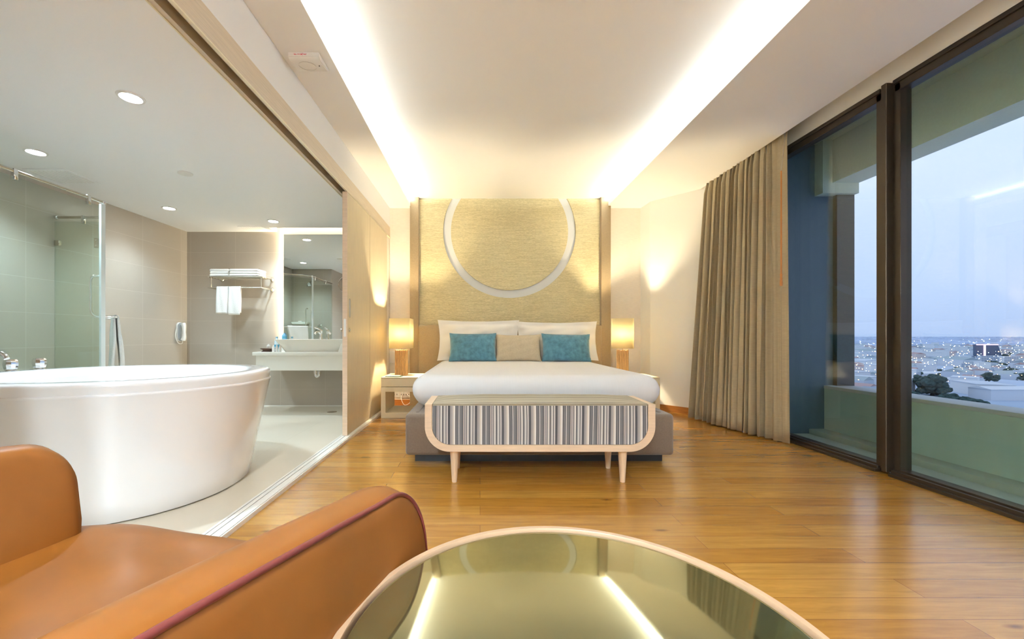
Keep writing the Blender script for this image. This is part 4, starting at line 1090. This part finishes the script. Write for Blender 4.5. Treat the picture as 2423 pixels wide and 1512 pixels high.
def hang(x0, x1, zb, label):
    bm = B(); r_ = 0.016; NS = 30; NU = 8; g = []
    for i in range(NS + 1):
        s = i / NS
        if s < 0.45: y = yf + r_; z = zb + 0.03 + (zl - zb - 0.03) * s / 0.45
        elif s < 0.55: a = PI * (s - 0.45) / 0.1; y = yf + r_ * math.cos(a); z = zl + r_ * math.sin(a)
        else: y = yf - r_ - 0.004 * math.sin((s - 0.55) * 7); z = zl - (zl - zb) * (s - 0.55) / 0.45
        g.append([bm.verts.new((x0 + (x1 - x0) * j / NU + 0.004 * math.sin(z * 9), y + 0.003 * math.sin(j * 1.3 + z * 12), z)) for j in range(NU + 1)])
    for i in range(NS):
        for j in range(NU): bm.faces.new((g[i][j], g[i + 1][j], g[i + 1][j + 1], g[i][j + 1]))
    o = single('hand_towel', bm, M['towel'], label, 'towel'); so = o.modifiers.new('thickness', 'SOLIDIFY'); so.thickness = 0.009
hang(-3.455, -3.305, 1.29, 'left white hand towel hanging from the rack bar')
hang(-3.298, -3.145, 1.275, 'right white hand towel hanging from the rack bar')

# ------------------------------------------------------------------ wall telephone
ph = thing('wall_telephone', 'white wall telephone at the tiled corner', 'telephone', (BX, 5.40, 0.95))
bm = B(); prism(bm, [(5.40 + p[0], 1.055 + p[1]) for p in oval(0.045, 0.125)], BX, BX + 0.045, 'X'); bmesh.ops.bevel(bm, geom=list(bm.edges), offset=0.006, segments=2, affect='EDGES'); part('cradle', bm, M['grey_plastic'], ph)
bm = B(); prism(bm, [(5.40 + p[0], 1.055 + p[1]) for p in oval(0.05, 0.13)], BX, BX + 0.02, 'X'); part('back_plate', bm, M['plastic'], ph)
bm = B()
hpts = smooth_pts([(BX + 0.085, 5.36, 1.165), (BX + 0.098, 5.36, 1.13), (BX + 0.10, 5.36, 1.05), (BX + 0.098, 5.36, 0.98), (BX + 0.085, 5.36, 0.945)], 5)
tube(bm, hpts, [0.018 + 0.010 * abs(math.cos(PI * i / (len(hpts) - 1))) for i in range(len(hpts))], 14); part('handset', bm, M['plastic'], ph)
bm = B(); tube(bm, smooth_pts([(BX + 0.08, 5.36, 0.945), (BX + 0.07, 5.36, 0.90), (BX + 0.04, 5.33, 0.91), (BX + 0.02, 5.31, 1.0), (BX + 0.02, 5.33, 1.10)]), 0.005, 8); part('cord', bm, M['plastic'], ph)

# unseen fill lights added behind the viewer, built like the downlights
for x, y, wh in ((-0.75, -1.75, 'nearer the viewer'), (-0.75, -2.35, 'nearer the rear wall')):
    downlight(x, y, CEI, 'added ceiling fill light behind the viewer, ' + wh, 215, cone=155, col_=(0.74, 0.90, 1.0))

# ------------------------------------------------------------------ the city beyond the balcony
GZ0 = -40.0
def CP(px, py):    # ground point seen at a pixel
    D = (1 - GZ0) * 950 / (py - 795); return (px - 1136) / 950 * D, D
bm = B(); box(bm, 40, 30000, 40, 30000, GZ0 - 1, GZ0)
M['ground'] = mat('haze_tinted_ground', (0.50, 0.58, 0.72), 1.0, noise=0.45, nscale=0.008, color2=(0.30, 0.39, 0.50), spec=0.0)  # pale blue base colour stands in for distance haze
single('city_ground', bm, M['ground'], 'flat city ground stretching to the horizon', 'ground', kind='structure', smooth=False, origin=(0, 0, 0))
BM = [mat('city_wall_%d' % i, c, 0.8) for i, c in enumerate([(0.62, 0.66, 0.72), (0.50, 0.56, 0.64), (0.72, 0.74, 0.76), (0.34, 0.40, 0.48), (0.55, 0.50, 0.50)])]
RM = [mat('city_roof_%d' % i, c, 0.8) for i, c in enumerate([(0.55, 0.60, 0.68), (0.35, 0.42, 0.46), (0.42, 0.30, 0.30), (0.28, 0.34, 0.42), (0.62, 0.66, 0.72)])]
# window rows on taller blocks
def block_mesh(w_, d_, h, wi, ri, pitched=False):
    bm = B(); box(bm, -w_ / 2, w_ / 2, -d_ / 2, d_ / 2, 0, h)
    if pitched:
        a = [bm.verts.new(p) for p in ((-w_ / 2, -d_ / 2, h), (w_ / 2, -d_ / 2, h), (w_ / 2, d_ / 2, h), (-w_ / 2, d_ / 2, h))]
        r0, r1 = bm.verts.new((-w_ / 2, 0, h + d_ * 0.18)), bm.verts.new((w_ / 2, 0, h + d_ * 0.18))
        for f in ((a[0], a[1], r1, r0), (a[2], a[3], r0, r1), (a[1], a[2], r1), (a[3], a[0], r0)): bm.faces.new(f).material_index = 1
    else:
        box(bm, -w_ / 2 - 0.3, w_ / 2 + 0.3, -d_ / 2 - 0.3, d_ / 2 + 0.3, h, h + 0.6)
        for f in list(bm.faces)[-6:]: f.material_index = 1
    return finish(bm, 'city_building', [BM[wi], RM[ri]], False, 30)
protos = [block_mesh(*a) for a in ((14, 12, 8, 0, 0), (22, 14, 7, 1, 1, True), (12, 12, 14, 2, 4), (30, 16, 6, 3, 3, True), (18, 10, 10, 4, 2, True), (26, 18, 9, 2, 0), (10, 10, 6, 1, 2, True), (40, 18, 8, 0, 1, True))]
PR = [0.5 * math.hypot(a, b_) for a, b_ in ((15, 13), (22, 14), (13, 13), (30, 16), (18, 10), (27, 19), (10, 10), (40, 18))]
rnd = random.Random(21); placed = []
for i in range(6000):
    if len(placed) > 210: break
    if len(placed) < 60: py = rnd.uniform(855, 935)
    else: py = rnd.uniform(821, 866)
    px = rnd.choice((rnd.uniform(2010, 2090), rnd.uniform(2125, 2440), rnd.uniform(2125, 2440), rnd.uniform(2125, 2440)))
    x, y = CP(px, py)
    if 2280 < px < 2423 and 843 < py < 872: continue
    if 2160 < px < 2260 and py > 880: continue
    if px > 2330 and py > 900: continue
    pi_ = rnd.randrange(len(protos)); s = rnd.uniform(0.75, 1.1) * (1 if y < 600 else 1.2); rad = PR[pi_] * s
    if any((x - a) ** 2 + (y - b_) ** 2 < (rad + rb) ** 2 for a, b_, rb in placed): continue
    placed.append((x, y, rad))
    o = bpy.data.objects.new('city_building', protos[pi_]); col.objects.link(o)
    o.location = (x, y, GZ0); o.rotation_euler = (0, 0, rnd.choice((0.1, 0.55, 1.2, 2.0)) + rnd.uniform(-0.1, 0.1))
    o.scale = (s, s, s * rnd.uniform(0.8, 1.2))
    look = ('small white flat roofed building', 'grey house with blue green roof', 'bright square mid rise block', 'dark blue grey shed with a pitched roof', 'narrow building with reddish roof', 'broad white flat roofed block', 'tiny grey house with reddish roof', 'long pale shed with a blue green roof')[pi_]
    band = 'near the parapet' if y < 480 else ('midway out' if y < 850 else 'near the horizon')
    side = 'left of the mullion' if px < 2100 else ('right of the mullion' if px < 2230 else 'towards the right edge')
    lab = look + ' ' + band + ', ' + side
    tag(o, lab, 'building', lab.replace('building', 'buildings').replace('house', 'houses').replace('block', 'blocks').replace('shed', 'sheds'))
# the wide dark block with a lit red edge
x, y = CP(2337, 846)
tw_ = thing('dark_tower_block', 'wide dark sloping building with a lit pink edge far out in the city', 'building', (x, y, GZ0))
pxm = y / 950
bm = B(); prism(bm, [(x - 27 * pxm, GZ0), (x + 36 * pxm, GZ0), (x + 24 * pxm, GZ0 + 31 * pxm), (x - 27 * pxm, GZ0 + 31 * pxm)], y, y + 5, 'Y')
part('body', bm, mat('dark_blue_facade', (0.07, 0.11, 0.19), 0.5), tw_, False)
pk = mat('pink_neon', (1, 0.5, 0.6), 0.5, emis=(1.0, 0.45, 0.62), estr=0.9)
bm = B(); box(bm, x - 27 * pxm, x + 24 * pxm, y - 1, y, GZ0 + 29.6 * pxm, GZ0 + 31.2 * pxm); part('lit_edge', bm, pk, tw_, False)
bm = B(); box(bm, x - 9.5 * pxm, x - 6 * pxm, y - 1, y, GZ0, GZ0 + 29.6 * pxm); part('lit_strip', bm, pk, tw_, False)
# slab blocks with window grids
def slab_block(px0, px1, pyt, pyb, label, m, rows=5, cols_=9):
    x0, y = CP(px0, pyb); x1, _ = CP(px1, pyb); q = y / 950; h = (pyb - pyt) * q
    t = thing('apartment_block', label, 'building', ((x0 + x1) / 2, y, GZ0))
    bm = B(); box(bm, x0, x1, y, y + 6, GZ0, GZ0 + h); part('wall', bm, m, t, False)
    bm = B()
    for r_ in range(rows):
        for c_ in range(cols_):
            xx = x0 + (x1 - x0) * (c_ + 0.25) / cols_; zz = GZ0 + h * (r_ + 0.3) / rows
            box(bm, xx, xx + (x1 - x0) * 0.5 / cols_, y - 0.3, y, zz, zz + h * 0.4 / rows)
    part('windows', bm, mat('block_windows', (0.12, 0.17, 0.25), 0.3), t, False)
slab_block(2376, 2414, 843, 862, 'white apartment block right of the dark tower', BM[2])
slab_block(2322, 2372, 842, 858, 'grey apartment block below the dark tower', BM[1], 4, 12)
slab_block(2278, 2304, 841, 857, 'blue grey slab block left of the dark tower', BM[1], 4, 10)
slab_block(2130, 2156, 850, 869, 'white mid rise block beside the mullion', BM[2], 5, 5)
# white warehouse and long roofs
def shed(px0, px1, pyt, pyb, label, wm, rm, depth=30, rise=5):
    x0, y = CP(px0, pyb); x1, _ = CP(px1, pyb); q = y / 950; h = (pyb - pyt) * q
    t = thing('warehouse', label, 'building', ((x0 + x1) / 2, y, GZ0))
    bm = B(); box(bm, x0, x1, y, y + depth, GZ0, GZ0 + h); part('wall', bm, wm, t, False)
    bm = B(); prism(bm, [(y - 0.5, GZ0 + h), (y + depth / 2, GZ0 + h + rise), (y + depth + 0.5, GZ0 + h)], x0 - 0.5, x1 + 0.5, 'X'); part('roof', bm, rm, t, False)
shed(2345, 2460, 922, 948, 'white warehouse nearest the balcony at the right edge', BM[0], RM[4], 12, 1.5)
shed(2140, 2185, 898, 908, 'white gabled shed left of the big tree', BM[2], RM[2], 9, 4)
shed(2245, 2330, 899, 908, 'long white shed right of the big tree', BM[0], RM[0], 9, 2)
shed(2020, 2085, 892, 902, 'grey roofed shed left of the mullion', BM[1], RM[0], 9, 2)
shed(2260, 2420, 882, 887, 'long grey roof crossing the middle distance', BM[1], RM[1], 10, 2)
shed(2180, 2250, 884, 889, 'long pale roof behind the big tree', BM[0], RM[4], 9, 2)
# the far spread of roofs towards the horizon: nobody could count it
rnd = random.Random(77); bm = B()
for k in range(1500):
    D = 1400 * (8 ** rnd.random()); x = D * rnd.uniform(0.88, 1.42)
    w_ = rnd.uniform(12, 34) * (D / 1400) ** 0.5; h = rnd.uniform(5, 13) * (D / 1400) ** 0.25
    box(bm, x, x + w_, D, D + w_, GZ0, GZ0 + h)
single('far_city_roofs', bm, mat('haze_tinted_roofs', (0.60, 0.68, 0.84), 0.9, noise=0.25, nscale=0.004), 'spread of far roofs towards the horizon, tinted blue for haze', 'city', None, 'stuff', False, origin=(0, 0, 0))  # haze over the distant roofs is painted into their colour
# trees
M['leaf'] = mat('dusk_foliage', (0.035, 0.075, 0.07), 0.9, noise=0.6, nscale=0.8)
M['trunk'] = mat('tree_trunk', (0.06, 0.05, 0.04), 0.9)
def tree(px, pyb, w_px, h_px, label, group=None, seed=0):
    rnd = random.Random(seed); x, y = CP(px, pyb); q = y / 950; W, H = w_px * q, h_px * q
    t = thing('tree', label, 'tree', (x, y, GZ0), 0, group)
    bm = B()
    for k in range(int(26 + w_px * 0.6)):
        a = rnd.uniform(0, 2 * PI); rr = rnd.uniform(0, 0.38) * W; zz = GZ0 + H * (rnd.uniform(0.22, 0.86) - 0.25 * (rr / W / 0.38) ** 2 * rnd.random())
        s = W * rnd.uniform(0.10, 0.19) * (1.1 - abs((zz - GZ0) / H - 0.55))
        bmesh.ops.create_icosphere(bm, subdivisions=2, radius=s, matrix=Matrix.Translation((x + rr * math.cos(a), y + rr * math.sin(a), zz)) @ Matrix.Diagonal((1, 1, 0.75, 1)))
    for v in bm.verts: v.co += Vector((rnd.uniform(-1, 1), rnd.uniform(-1, 1), rnd.uniform(-1, 1))) * W * 0.018
    part('crown', bm, M['leaf'], t, False)
    bm = B(); tube(bm, [(x, y, GZ0), (x, y, GZ0 + H * 0.5)], [W * 0.05, W * 0.03], 8); part('trunk', bm, M['trunk'], t)
tree(2206, 936, 74, 52, 'large spreading tree beyond the parapet', seed=1)
tree(2340, 905, 34, 26, 'dark tree above the white warehouse', seed=2)
ORD = ('first', 'second', 'third', 'fourth', 'fifth', 'sixth', 'seventh', 'eighth')
for i, (px, py, w_, h_) in enumerate(((2145, 942, 46, 18), (2172, 947, 30, 12), (2250, 950, 40, 20), (2280, 960, 46, 22), (2315, 966, 50, 22), (2345, 975, 40, 16), (2375, 981, 44, 16), (2405, 987, 40, 14))):
    tree(px, py, w_, h_, 'low dark tree just above the parapet, ' + ORD[i] + ' of the row right of the mullion', seed=10 + i)
tree(2160, 889, 40, 10, 'distant dark tree clump beside the mullion', seed=30)
tree(2236, 893, 30, 10, 'distant small tree right behind the large spreading tree', seed=31)
rt = random.Random(5)
for i in range(34):
    py = rt.uniform(838, 884); px = rt.uniform(2130, 2420) if i > 5 else rt.uniform(2022, 2080)
    tree(px, py, rt.uniform(14, 26), rt.uniform(5, 9), 'small dark tree clump among the midway city roofs, ' + ('left of the mullion' if px < 2100 else 'right of the mullion' if px < 2230 else 'towards the right edge'), 'small dark tree clumps ' + ('left' if px < 2100 else 'centre' if px < 2230 else 'right'), seed=60 + i)
tree(2421, 900, 30, 18, 'dark tree at the right edge above the white warehouse', seed=32)
tree(2388, 880, 30, 8, 'far small tree below the white apartment block', seed=33)
# distant lamps: nobody could count them
def lights_obj(name, m, n, pyr, size, label, seed):
    rnd = random.Random(seed); bm = B()
    for k in range(n):
        px = rnd.uniform(2005, 2430); py = rnd.uniform(*pyr) if rnd.random() < 0.5 else rnd.triangular(pyr[0], pyr[1], pyr[0])
        x, y = CP(px, py); s = size * y / 950 * rnd.uniform(0.5, 1.3)
        bmesh.ops.create_icosphere(bm, subdivisions=1, radius=s, matrix=Matrix.Translation((x, y, GZ0 + rnd.uniform(7, 13))))
    return single(name, bm, m, label, 'lights', None, 'stuff', False, origin=(0, 0, 0))
lights_obj('white_city_lights', mat('white_lamp_glow', (1, 1, 1), emis=(0.9, 0.97, 1.0), estr=3.0), 420, (805, 905), 0.62, 'countless tiny white lamps of the dusk city', 5)
lights_obj('orange_city_lights', mat('orange_lamp_glow', (1, 0.7, 0.4), emis=(1.0, 0.55, 0.25), estr=3.0), 130, (840, 935), 0.85, 'countless tiny orange street lamps of the dusk city', 6)
